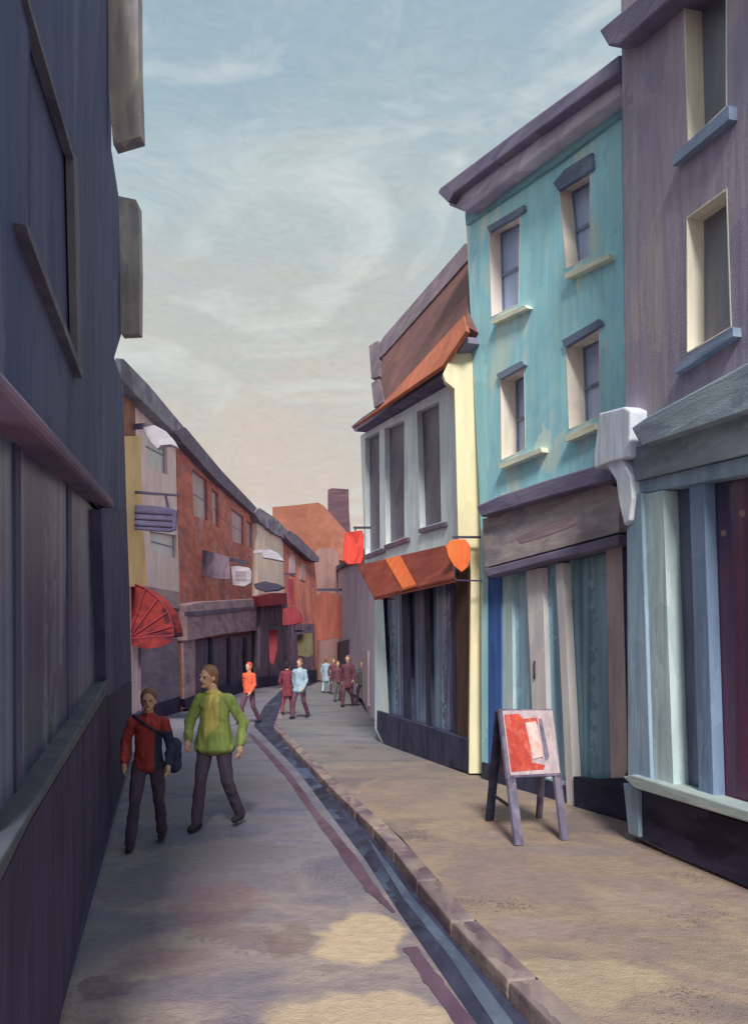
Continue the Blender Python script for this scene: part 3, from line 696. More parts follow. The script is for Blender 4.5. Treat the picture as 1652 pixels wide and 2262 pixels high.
# ---- right: white shop house with red roof -------------------------------------------
PW = Pl((0.14, 15.3), (1.36, 11.0))
PE = Pl((0, 10.80), (5, 10.80))
b = empty('white_shop_house', 'grey white shop house with red brown tiled roof and tall purple windows', 'house')
v1 = [(806, 968), (838, 950), (840, 1212), (808, 1226)]
v2 = [(849, 945), (893, 926), (894, 1188), (852, 1204)]
v3 = [(920, 908), (970, 884), (976, 1154), (928, 1168)]
sg = [(846, 1320), (1010, 1272), (1016, 1690), (862, 1630)]
wall(PW, [(796, 962), (1030, 828), (1036, 900), (1036, 1709), (842, 1640), (828, 1610), (828, 1312), (806, 1250)], [v1, v2, v3, sg], 3.4, M['greywhite'], b)
for q in (v1, v2, v3):
    window(PW, q, 0.10, b, M['greywhite'], M['sash_purple'], ([(q[3][0] - 4, q[3][1] + 1), (q[2][0] + 5, q[2][1] - 1), (q[2][0] + 6, q[2][1] + 8), (q[3][0] - 4, q[3][1] + 10)], -0.02, 0.05, M['sash_purple']), sash=False)
# roof: steep upper slope, flared lower slope
eL = PW.at(775, 945, 0.3); eR = PW.at(1037, 742, 0.3)
PR = Pl((eL.x, eL.y), (eR.x, eR.y), math.radians(68), eL.z)
PR.u = (eR - eL).normalized()
vv = Vector((0, 0, 1)) * math.sin(math.radians(68)) - PW.n * math.cos(math.radians(68))
PR.n = PR.u.cross(vv).normalized()
if PR.n.z < 0: PR.n = -PR.n
rf = part('roof', PR, [(838, 898), (846, 756), (870, 728), (1030, 548), (1034, 560), (1031, 720), (1020, 735)], -0.25, 0.0, 'roof_red', b)
part('lower_slope', PR, [(778, 944), (838, 900), (1024, 696), (1029, 730), (978, 806)], -0.03, 0.03, 'roof_orange', rf)
part('ridge', PR, [(834, 768), (846, 745), (1028, 536), (1034, 548), (1034, 572), (850, 780), (838, 790)], -0.3, 0.03, 'roof_purple', rf)
part('verge_board', PR, [(815, 764), (834, 752), (838, 830), (820, 836)], -0.3, 0.04, 'roof_purple', rf)
part('verge_board', PR, [(820, 846), (836, 836), (848, 888), (826, 900)], -0.3, 0.04, 'roof_purple', rf)
part('eaves', PW, [(776, 942), (800, 922), (970, 808), (1000, 776), (1022, 742), (1026, 756), (984, 822), (800, 942), (784, 953)], -0.1, 0.24, 'cornice_dark', b)
# cream end wall turned to the viewer
part('end_wall', PE, [(1034, 738), (1000, 780), (978, 826), (984, 842), (1004, 858), (1012, 1190), (1036, 1205), (1040, 1262), (1036, 1709), (1064, 1709), (1069, 1250), (1060, 1100), (1046, 800)], -0.14, 0.0, 'cream', b)
# dark shopfront
part('shopfront', PW, [(828, 1300), (1036, 1240), (1036, 1709), (921, 1680), (846, 1640), (832, 1612)], -0.14, -0.08, 'shop_glass_navy', b)
for xs in ((830, 846, 834, 852), (886, 904, 893, 911), (936, 948, 942, 954), (994, 1006, 1000, 1012)):
    y0 = 1318 - (xs[0] - 830) * 0.3; y1 = 1622 + (xs[0] - 830) * 0.36
    part('post', PW, [(xs[0], y0), (xs[1], y0 - 4), (xs[3], y1 + 6), (xs[2], y1)], -0.09, -0.02, 'shop_navy', b, 0.01)
part('post', PW, [(1006, 1256), (1034, 1249), (1036, 1704), (1010, 1696)], -0.14, 0.02, 'brown', b)
part('stall_riser', PW, [(832, 1570), (1034, 1634), (1034, 1706), (921, 1680), (846, 1641), (832, 1612)], -0.14, 0.06, 'shop_navy', b, 0.01)
set_base(b)
# shop awning
aT0, aT1 = PW.at(790, 1249, 0.03), PW.at(987, 1204, 0.03)
aw = empty('shop_awning', 'sloping rust red awning with one orange stripe over the navy shopfront', 'awning')
def outp(px, py, off): return PW.at(px, py, off)
q = [outp(790, 1249, 0.05), outp(990, 1203, 0.05), outp(1004, 1275, 0.42), outp(826, 1318, 0.42)]
bm = bmesh.new(); shell(bm, q, Vector((0, 0, -0.03))); link('cloth', bm, M['awning_rust'], aw)
q2 = [outp(851, 1236, 0.055), outp(884, 1228, 0.055), outp(919, 1292, 0.43), outp(889, 1301, 0.43)]
bm = bmesh.new(); shell(bm, [p + Vector((0, 0, 0.012)) for p in q2], Vector((0, 0, -0.035))); link('stripe', bm, M['orange'], aw)
bm = bmesh.new()
vq = [q[3], q[2], q[2] + Vector((0, 0, -0.07)), q[3] + Vector((0, 0, -0.07))]
shell(bm, [p - PW.n * 0.005 for p in vq], -PW.n * 0.012); link('valance', bm, M['awning_rust'], aw)
bm = bmesh.new()
bm.free()
for p in (q[2], q[3]):
    bm = bmesh.new(); bar(bm, p + Vector((0, 0, -0.04)), p - PW.n * 0.4 + Vector((0, 0, -0.04)), 0.02)
    link('arm', bm, M['iron'], aw)
set_base(aw)
# round orange hanging sign
PS1 = Pl((0, 10.6), (5, 10.7))
t = empty('orange_sign', 'bright orange shell shaped hanging sign beside the cream end wall', 'sign')
part('panel', PS1, [(984, 1206), (994, 1194), (1010, 1191), (1028, 1191), (1038, 1204), (1040, 1228), (1034, 1252), (1020, 1264), (1002, 1250), (990, 1230)], -0.05, 0.03, 'orange', t, 0.012)
part('bracket', PS1, [(1000, 1184), (1062, 1184), (1062, 1189), (1000, 1189)], -0.02, 0.0, 'iron', t)
set_base(t)
PS2 = Pl((0, 15.0), (5, 15.1))
t = empty('red_sign', 'bright red box sign hanging at the far corner of the white house', 'sign')
part('panel', PS2, [(762, 1176), (800, 1171), (804, 1184), (803, 1232), (798, 1245), (768, 1247), (758, 1238), (759, 1200)], -0.1, 0.05, 'red_sign', t, 0.02)
part('bracket', PS2, [(780, 1163), (820, 1163), (820, 1168), (780, 1168)], -0.02, 0.0, 'iron', t)
part('hanger', PS2, [(783, 1168), (787, 1168), (787, 1172), (783, 1172)], -0.02, 0.0, 'iron', t)
set_base(t)

# ---- right far: lavender grey house --------------------------------------------------
PV = Pl((-2.5, 58), (0.10, 20))
b = empty('lavender_house', 'plain lavender grey house beyond the white shop house behind the red sign', 'house')
wall(PV, [(738, 1262), (772, 1236), (845, 1196), (845, 1650), (800, 1545), (738, 1508)], [], 4, M['lav_wall'], b)
part('shopfront', PV, [(742, 1420), (772, 1412), (772, 1520), (742, 1506)], -0.05, 0.12, 'shop_dusk', b)
part('door_surround', PV, [(800, 1440), (812, 1438), (812, 1560), (800, 1545)], -0.05, 0.06, 'pinkgrey', b)
part('eaves', PV, [(736, 1256), (772, 1230), (845, 1188), (845, 1198), (772, 1240), (736, 1266)], -0.2, 0.2, 'slate_dark', b)
set_base(b)

# ---- left: dark near building ---------------------------------------------------------
PL_ = Pl((-1.48, 3.61), (-4.48, 14.24))
b = empty('indigo_building', 'tall indigo building in deep shade with a long glazed shopfront', 'building')
wl1 = [(62, 505), (168, 345), (176, 822), (126, 700)]
wl1 = [(62, 0), (166, 345), (177, 822), (64, 505)]
sgl = [(-8, 872), (222, 1130), (240, 1520), (-8, 1945)]
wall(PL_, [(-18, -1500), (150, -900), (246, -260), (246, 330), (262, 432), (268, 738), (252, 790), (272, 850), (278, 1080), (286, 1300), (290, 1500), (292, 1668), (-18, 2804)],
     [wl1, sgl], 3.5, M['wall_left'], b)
wv = window(PL_, wl1, 0.03, b, M['wall_left'], M['wall_left'], sash=False)
part('frame', PL_, [(162, 336), (172, 350), (184, 830), (173, 812)], -0.02, 0.02, 'left_pale', wv)
part('frame', PL_, [(60, -8), (66, 0), (163, 338), (163, 352), (64, 12)], -0.02, 0.02, 'left_pale', wv)
part('sill', PL_, [(58, 496), (66, 500), (182, 816), (182, 836), (62, 516)], -0.02, 0.04, 'left_pale', wv)
0 and part('upper_pilaster', PL_, [(196, -900), (206, -900), (214, 900), (206, 880)], -0.02, 0.03, 'wall_left', b)
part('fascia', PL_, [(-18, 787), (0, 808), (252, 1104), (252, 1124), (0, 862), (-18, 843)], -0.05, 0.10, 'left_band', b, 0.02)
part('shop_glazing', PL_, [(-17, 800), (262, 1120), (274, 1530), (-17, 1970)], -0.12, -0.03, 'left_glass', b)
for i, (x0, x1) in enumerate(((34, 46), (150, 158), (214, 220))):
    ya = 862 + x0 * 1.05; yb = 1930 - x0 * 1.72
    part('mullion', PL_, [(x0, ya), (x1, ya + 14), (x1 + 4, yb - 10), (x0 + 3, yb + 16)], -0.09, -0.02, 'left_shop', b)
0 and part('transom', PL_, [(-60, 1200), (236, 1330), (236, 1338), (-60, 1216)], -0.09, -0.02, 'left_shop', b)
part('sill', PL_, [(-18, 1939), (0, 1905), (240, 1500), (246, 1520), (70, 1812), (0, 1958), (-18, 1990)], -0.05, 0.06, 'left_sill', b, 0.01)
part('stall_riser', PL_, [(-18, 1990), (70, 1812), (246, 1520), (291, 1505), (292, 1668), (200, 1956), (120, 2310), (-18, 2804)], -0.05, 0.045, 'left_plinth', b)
part('pilaster', PL_, [(224, 1126), (280, 1130), (291, 1500), (236, 1540)], -0.05, 0.05, 'left_shop', b)
# projecting bays at the far corner, their ends face the viewer
PB1 = Pl((0, 7.3), (5, 7.3)); PB2 = Pl((0, 9.7), (5, 9.7))
part('upper_bay', PB1, [(238, -280), (304, -280), (305, 0), (306, 140), (311, 300), (250, 318), (240, 200)], -0.14, 0.0, 'olive_stone', b)
part('lower_bay', PB2, [(262, 432), (300, 440), (306, 452), (309, 600), (308, 736), (268, 738), (264, 600)], -0.13, 0.0, 'olive_stone', b)
set_base(b)

# ---- left row -------------------------------------------------------------------------
PP = Pl((-6.5, 22.0), (-6.75, 28.2))
b = empty('pink_house', 'pink cream house with ochre pilaster and slate eaves past the indigo building', 'house')
pw1 = [(318, 930), (368, 962), (370, 1050), (322, 1030)]
pw2 = [(330, 1172), (390, 1182), (391, 1236), (334, 1214)]
wall(PP, [(270, 830), (300, 866), (388, 952), (400, 1000), (404, 1572), (345, 1592), (262, 1650)], [pw1, pw2], 4, M['pink_wall'], b)
window(PP, pw1, 0.12, b, M['pink_wall'], M['pane_greenish'])
window(PP, pw2, 0.12, b, M['pink_wall'], M['pane_greenish'])
part('timber_board', PP, [(270, 845), (298, 872), (300, 962), (272, 962)], -0.02, 0.06, 'brown_timber2', b)
part('pilaster', PP, [(272, 964), (311, 962), (314, 1120), (325, 1296), (280, 1296)], -0.02, 0.10, 'yellow_ochre', b)
part('eaves', PP, [(250, 800), (258, 790), (274, 792), (330, 850), (408, 944), (406, 962), (394, 964), (300, 872), (262, 832)], -0.4, 0.35, 'slate', b, 0.03)
part('shop_fascia', PP, [(318, 1294), (396, 1308), (397, 1346), (330, 1330)], -0.02, 0.12, 'fascia_mauve', b)
part('shutter', PP, [(310, 1350), (397, 1346), (399, 1545), (312, 1572)], -0.02, 0.06, 'grey_shutter', b)
part('plinth', PP, [(262, 1600), (345, 1556), (403, 1538), (404, 1573), (345, 1593), (262, 1650)], -0.02, 0.12, 'left_plinth', b)
part('corner_post', PP, [(398, 1340), (402, 1340), (406, 1572), (402, 1572)], -0.02, 0.15, 'brown_timber2', b)
set_base(b)

PB = Pl((-6.75, 28.2), (-8.1, 52))
b = empty('brick_building', 'long red brown brick building with slate eaves and mauve shop fascia', 'building')
bw = [[(424, 1034), (457, 1060), (459, 1150), (428, 1140)], [(468, 1078), (482, 1090), (483, 1166), (470, 1158)], [(511, 1122), (538, 1142), (538, 1204), (513, 1196)], [(544, 1148), (556, 1158), (556, 1212), (545, 1206)]]
wall(PB, [(390, 955), (403, 968), (486, 1052), (572, 1142), (577, 1240), (578, 1518), (412, 1568), (404, 1572)], bw, 5, M['brick'], b)
for q in bw: window(PB, q, 0.12, b, M['brick'], M['pane_mauve'])
part('eaves', PB, [(384, 952), (410, 944), (490, 1040), (556, 1110), (572, 1128), (570, 1144), (546, 1122), (480, 1062), (404, 978)], -0.3, 0.3, 'slate_dark', b)
part('shop_fascia', PB, [(414, 1336), (440, 1330), (576, 1322), (592, 1330), (592, 1390), (500, 1400), (414, 1416)], -0.05, 0.35, 'fascia_mauve', b, 0.03)
part('fascia_moulding', PB, [(414, 1352), (578, 1338), (578, 1344), (414, 1362)], 0.35, 0.45, 'shop_dusk', b)
part('shopfront', PB, [(418, 1418), (590, 1392), (580, 1518), (418, 1566)], -0.05, 0.05, 'shop_dusk', b)
part('corner_post', PB, [(404, 1340), (430, 1338), (432, 1556), (408, 1566)], -0.05, 0.2, 'fascia_mauve', b)
part('plinth', PB, [(408, 1545), (470, 1522), (580, 1498), (580, 1518), (412, 1568)], -0.02, 0.25, 'left_plinth', b)
for x0 in (465, 505, 540):
    part('shop_post', PB, [(x0, 1410), (x0 + 5, 1409), (x0 + 5, 1540 - (x0 - 465) * .18), (x0, 1542 - (x0 - 465) * .18)], 0.0, 0.15, 'plinth', b)
set_base(b)

PC = Pl((-8.1, 52), (-6.9, 58))
PC = Pl((-7.75, 50), (-6.85, 58))
b = empty('cream_house', 'small cream house with slate eaves between the brick building and the rust house', 'house')
cw = [[(590, 1262), (612, 1266), (612, 1288), (590, 1284)]]
wall(PC, [(568, 1136), (600, 1160), (630, 1184), (632, 1330), (632, 1514), (570, 1520)], [], 5, M['cream_far'], b)
part('eaves', PC, [(562, 1132), (574, 1122), (610, 1146), (634, 1172), (634, 1192), (606, 1178), (574, 1152)], -0.3, 0.3, 'slate', b)
part('shopfront', PC, [(574, 1326), (634, 1312), (634, 1514), (574, 1520)], -0.05, 0.3, 'shop_dusk', b)
part('plinth', PC, [(570, 1496), (634, 1490), (634, 1514), (570, 1520)], -0.05, 0.45, 'left_plinth', b)
part('awning_board', PC, [(570, 1318), (600, 1310), (634, 1310), (634, 1334), (574, 1340)], 0.3, 0.7, 'crimson', b)
set_base(b)

PX = Pl((-6.85, 58), (-4.6, 64))
b = empty('rust_house', 'narrow rust red house with a dark slate hood roof past the cream house', 'house')
wall(PX, [(626, 1176), (660, 1190), (694, 1236), (700, 1300), (700, 1508), (628, 1514)], [], 3, M['rust_wall'], b)
part('roof', PX, [(626, 1180), (640, 1172), (656, 1182), (682, 1208), (706, 1232), (704, 1242), (688, 1238), (660, 1214), (636, 1192)], -0.3, 0.6, 'slate_dark', b)
part('window', PX, [(640, 1222), (652, 1228), (652, 1272), (640, 1268)], -0.05, 0.06, 'pane_mauve', b)
part('window', PX, [(664, 1240), (674, 1246), (674, 1284), (664, 1280)], -0.05, 0.06, 'pane_mauve', b)
part('shopfront', PX, [(632, 1378), (694, 1378), (696, 1506), (632, 1512)], -0.05, 0.2, 'shop_dusk', b)
part('plinth', PX, [(628, 1484), (700, 1480), (700, 1508), (628, 1514)], -0.05, 0.3, 'left_plinth', b)
set_base(b)

PZZ = Pl((-9, 67), (0, 67.5))
b = empty('terracotta_roofed_house', 'house closing the street with a bright terracotta roof and rust walls', 'house')
wall(PZZ, [(612, 1150), (770, 1190), (790, 1500), (612, 1505)], [], 5, M['rust_end'], b)
rz = Pl((-9, 66.6), (0, 67.1), math.radians(55), 11.0)
part('roof', PZZ, [(602, 1120), (640, 1117), (703, 1110), (716, 1118), (766, 1176), (768, 1240), (740, 1236), (690, 1262), (632, 1262), (602, 1160)], -2.0, 0.35, 'roof_far', b)
part('bay', PZZ, [(694, 1222), (704, 1211), (734, 1210), (746, 1222), (756, 1290), (758, 1500), (696, 1504)], -0.1, 0.6, 'taupe', b)
part('shopfront', PZZ, [(690, 1410), (790, 1410), (790, 1500), (690, 1504)], -0.1, 0.3, 'shop_dusk', b)
part('chimney', PZZ, [(724, 1082), (732, 1078), (770, 1080), (771, 1130), (776, 1200), (752, 1200), (736, 1150), (724, 1134)], -1.0, 0.3, 'chimney', b, 0.05)
set_base(b)
# hanging cloths and signs down the street
def slab(name, lb, cat, pl, pts, lo, hi, m, bracket=None, group=None, bev=0.02):
    t = empty(name, lb, cat, group)
    part('panel', pl, pts, lo, hi, m, t, bev)
    if bracket: part('bracket', pl, bracket, lo * 0.3, 0.0, 'iron', t)
    set_base(t); return t
PQ = Pl((-9, 55), (0, 55.3))
slab('shop_banner', 'burnt orange cloth banner hanging at the far end of the street', 'banner', PQ, [(696, 1318), (712, 1306), (752, 1314), (758, 1340), (761, 1412), (740, 1408), (722, 1414), (700, 1416)], -0.1, 0.05, 'orange_banner', [(700, 1300), (765, 1300), (765, 1306), (700, 1306)])
slab('shop_sign', 'small olive green sign under the rust house hood', 'sign', Pl((-9, 54), (0, 54.2)), [(656, 1402), (690, 1398), (692, 1446), (682, 1452), (658, 1448)], -0.05, 0.1, 'olive_sign', [(652, 1392), (694, 1392), (694, 1396), (652, 1396)])
PQ2 = Pl((-9, 47), (0, 47.2))
slab('shop_banner', 'dark crimson narrow banner hanging before the cream house shopfront', 'banner', PQ2, [(593, 1392), (614, 1390), (612, 1440), (604, 1470), (595, 1462)], -0.06, 0.06, 'crimson', [(584, 1384), (622, 1384), (622, 1388), (584, 1388)])
slab('shop_banner', 'narrow crimson banner high on the rust house corner', 'banner', Pl((-9, 53), (0, 53.1)), [(636, 1280), (648, 1278), (650, 1334), (638, 1337)], -0.06, 0.06, 'crimson', [(626, 1266), (654, 1266), (654, 1270), (626, 1270)])
slab('shop_canopy', 'dark crimson rounded shop canopy at the foot of the rust house', 'canopy', Pl((-9, 52.5), (0, 52.6)), [(624, 1346), (650, 1338), (664, 1356), (668, 1374), (650, 1380), (624, 1382)], -0.5, 0.1, 'crimson')

# hanging signs on the left row
PSL = Pl((-9, 20.4), (0, 20.5))
t = empty('hanging_sign', 'indigo slatted board hanging from a thin iron arm before the pink house', 'sign')
part('board', PSL, [(272, 1114), (330, 1116), (378, 1122), (391, 1128), (388, 1170), (372, 1175), (330, 1172), (272, 1166)], -0.05, 0.05, 'sign_indigo', t, 0.015)
for y in (1128, 1142, 1156): part('slat', PSL, [(274, y), (380, y + 6), (380, y + 9), (274, y + 3)], 0.05, 0.08, 'iron', t)
part('arm', PSL, [(262, 1084), (300, 1084), (398, 1092), (398, 1096), (300, 1090), (262, 1090)], -0.03, 0.03, 'iron', t)
part('hanger', PSL, [(362, 1092), (368, 1093), (374, 1122), (368, 1122)], -0.02, 0.02, 'iron', t)
set_base(t)
t = empty('swan_neck_lamp', 'white hooded lamp on an indigo arm high before the pink house', 'lamp')
part('arm', PSL, [(270, 938), (318, 934), (330, 940), (318, 946), (270, 950)], -0.03, 0.03, 'sign_indigo', t)
hood = part('hood', PSL, [(314, 944), (340, 938), (366, 952), (384, 972), (392, 988), (376, 982), (356, 984), (348, 992), (336, 982), (322, 962)], -0.12, 0.12, 'white_enamel', t, 0.03)
set_base(t)
# red fan canopy
t = empty('dutch_canopy', 'red quarter round fan canopy over the pink house shutter', 'canopy')
ap = (288, 1300)
c0 = PSL.at(288, 1405); top = PSL.at(292, 1288); rr = [(292, 1288), (322, 1300), (350, 1322), (372, 1352), (382, 1384), (384, 1404)]
piv = PSL.at(284, 1412)
bm = bmesh.new(); ribs = bmesh.new()
outer = [PSL.at(x, y) for x, y in rr]
depth = Vector((-0.9, 1.2, 0))
NQ = len(outer)
grid = []
for j in range(7):
    f = j / 6.0; bulge = 1 - 0.06 * math.sin(math.pi * f)
    grid.append([bm.verts.new(piv + (p - piv) * bulge + Vector((-0.0, 1.0, 0)) * f) for p in outer])
for a, c in zip(grid, grid[1:]):
    for i in range(NQ - 1): bm.faces.new((a[i], a[i + 1], c[i + 1], c[i]))
pv0 = bm.verts.new(piv); pv1 = bm.verts.new(piv + Vector((0, 1.0, 0)))
for g_, pvv in ((grid[0], pv0), (grid[-1], pv1)):
    for i in range(NQ - 1): bm.faces.new((pvv, g_[i], g_[i + 1]))
bm.faces.new((pv0, grid[0][-1], grid[-1][-1], pv1))
link('cloth', bm, M['dark_red'], t)
for p in outer: tube(ribs, [piv + Vector((0, -0.02, 0)), p + Vector((0, -0.02, 0))], 0.018, 6)
tube(ribs, [p + Vector((0, -0.02, 0)) for p in outer], 0.02, 6)
link('rib', ribs, M['crimson'], t)
bm = bmesh.new(); vq = [PSL.at(300, 1404, 0.02), PSL.at(384, 1398, 0.02), PSL.at(380, 1420, 0.02), PSL.at(352, 1430, 0.02), PSL.at(318, 1434, 0.02), PSL.at(286, 1424, 0.02)]
shell(bm, vq, Vector((0, 0.04, 0))); link('valance', bm, M['dark_red'], t)
set_base(t)
# signs before the brick building
PS3 = Pl((-9, 31), (0, 31.3))
slab('hanging_sign', 'dusky plum wedge shaped sign board on the brick wall', 'sign', PS3, [(416, 1206), (440, 1212), (506, 1230), (508, 1280), (470, 1278), (424, 1268)], -0.08, 0.08, 'shop_dusk')
PS4 = Pl((-9, 36), (0, 36.3))
t = empty('hanging_sign', 'small pale grey square sign hanging before the brick building', 'sign')
part('board', PS4, [(510, 1252), (524, 1250), (550, 1254), (556, 1264), (554, 1288), (540, 1296), (514, 1292)], -0.08, 0.08, 'sign_grey', t, 0.03)
part('inset', PS4, [(520, 1262), (544, 1262), (544, 1282), (520, 1282)], 0.08, 0.10, 'grey_shutter', t)
part('arm', PS4, [(486, 1234), (510, 1232), (548, 1240), (548, 1246), (510, 1240), (486, 1240)], -0.03, 0.03, 'iron', t)
part('hanger', PS4, [(528, 1240), (532, 1240), (532, 1252), (528, 1252)], -0.02, 0.02, 'iron', t)
set_base(t)
PS5 = Pl((-9, 44), (0, 44.3))
t = empty('swan_neck_lamp', 'white hooded lamp high before the cream house wall', 'lamp')
part('hood', PS5, [(576, 1218), (594, 1213), (614, 1222), (628, 1240), (614, 1238), (596, 1234), (580, 1232)], -0.25, 0.25, 'white_enamel', t, 0.05)
part('arm', PS5, [(560, 1216), (580, 1214), (580, 1222), (560, 1222)], -0.06, 0.06, 'sign_grey', t)
set_base(t)
slab('hanging_sign', 'dark flat oval sign jutting out below the white lamp on the cream house', 'sign', PS5, [(560, 1290), (584, 1284), (614, 1290), (629, 1297), (612, 1304), (584, 1306), (564, 1300)], -0.3, 0.3, 'iron')

# ---- chimney-like slabs to catch the street end: nothing more needed ---------------------

# ------------------------------------------------------------------ sandwich board
t = empty('sandwich_board', 'purple grey A-frame pavement board with red and lilac poster', 'sign')
fl, frr = gnd(1146, 1869, PZ), gnd(1247, 1857, PZ)
rl, rr_ = gnd(1081, 1814, PZ), gnd(1190, 1808, PZ)
def atd(px, py, dep): return CAM + ray(px, py) * dep
tl, tr = atd(1108, 1568, 7.25), atd(1212, 1568, 7.35)
nf = ((frr - fl).cross(tl - fl)).normalized()
if nf.y > 0: nf = -nf
def lerp(a, b, f): return a + (b - a) * f
bm = bmesh.new(); bar(bm, fl, tl, 0.085, 0.035, frr - fl); link('leg', bm, M['board_frame'], t)
bm = bmesh.new(); bar(bm, frr, tr, 0.075, 0.035, frr - fl); link('leg', bm, M['board_frame'], t)
bm = bmesh.new(); bar(bm, rl, tl - nf * 0.035, 0.08, 0.035, frr - fl); link('leg', bm, M['plinth'], t)
bm = bmesh.new(); bar(bm, rr_, tr - nf * 0.035, 0.06, 0.035, frr - fl); link('leg', bm, M['board_frame'], t)
bl, br = lerp(fl, tl, 0.47), lerp(frr, tr, 0.47)
u = (tr - tl).normalized()
q = [tl - u * 0.03 + nf * 0.03, tr + u * 0.03 + nf * 0.03, br + u * 0.03 + nf * 0.03, bl - u * 0.03 + nf * 0.03]
bm = bmesh.new(); shell(bm, q, -nf * 0.03); pn = link('panel', bm, M['board_frame'], t)
mo = pn.modifiers.new('edge', 'BEVEL'); mo.width = 0.012; mo.segments = 2
def onp(a, c, off=0.003): return lerp(lerp(q[0], q[1], a), lerp(q[3], q[2], a), c) + nf * off
bm = bmesh.new(); shell(bm, [onp(0.03, 0.035), onp(0.97, 0.03), onp(0.97, 0.96), onp(0.03, 0.965)], -nf * 0.002); ps = link('poster', bm, M['board_lilac'], t)
bm = bmesh.new(); shell(bm, [onp(0.05, 0.10, 0.006), onp(0.32, 0.08, 0.006), onp(0.40, 0.16, 0.006), onp(0.66, 0.14, 0.006), onp(0.66, 0.24, 0.006), onp(0.44, 0.26, 0.006), onp(0.46, 0.80, 0.006), onp(0.70, 0.84, 0.006), onp(0.66, 0.90, 0.006), onp(0.05, 0.92, 0.006)], -nf * 0.002); link('red_print', bm, M['board_red'], ps)
bm = bmesh.new(); shell(bm, [onp(0.42, 0.22, 0.009), onp(0.62, 0.20, 0.009), onp(0.68, 0.72, 0.009), onp(0.48, 0.75, 0.009)], -nf * 0.002); link('white_print', bm, M['board_white'], ps)
bm = bmesh.new(); shell(bm, [onp(0.68, 0.16, 0.009), onp(0.74, 0.16, 0.009), onp(0.80, 0.72, 0.009), onp(0.72, 0.78, 0.009)], -nf * 0.002); link('purple_print', bm, M['board_frame'], ps)
bm = bmesh.new(); shell(bm, [p - nf * 0.07 - Vector((0, 0, 0.0)) for p in (tl - u * 0.02, tr + u * 0.02)] + [lerp(rr_, tr, 0.45) - nf * 0.03, lerp(rl, tl, 0.45) - nf * 0.03], -nf * 0.012); link('back_panel', bm, M['board_frame'], t)
bm = bmesh.new(); bar(bm, lerp(fl, tl, 0.25) , lerp(rl, tl, 0.25), 0.012, 0.03); link('stay', bm, M['iron'], t)
set_base(t)

# ------------------------------------------------------------------ people
def capsule(bm, p, q, r0, r1, seg=12):
    p, q = Vector(p), Vector(q)
    n = 5
    blob(bm, p, r0, seg=seg, rings=8); blob(bm, q, r1, seg=seg, rings=8)
    tube(bm, [p, q], [r0, r1], seg)

def remesh(bm, vox, name, smooth=3):
    me = bpy.data.meshes.new(name); bm.to_mesh(me); bm.free()
    o = bpy.data.objects.new(name, me); COL.objects.link(o)
    m = o.modifiers.new('r', 'REMESH'); m.mode = 'VOXEL'; m.voxel_size = vox; m.adaptivity = 0
    s = o.modifiers.new('s', 'SMOOTH'); s.iterations = smooth; s.factor = 0.5
    dg = bpy.context.evaluated_depsgraph_get()
    me2 = bpy.data.meshes.new_from_object(o.evaluated_get(dg))
    COL.objects.unlink(o); bpy.data.objects.remove(o)
    for p in me2.polygons: p.use_smooth = True
    return me2

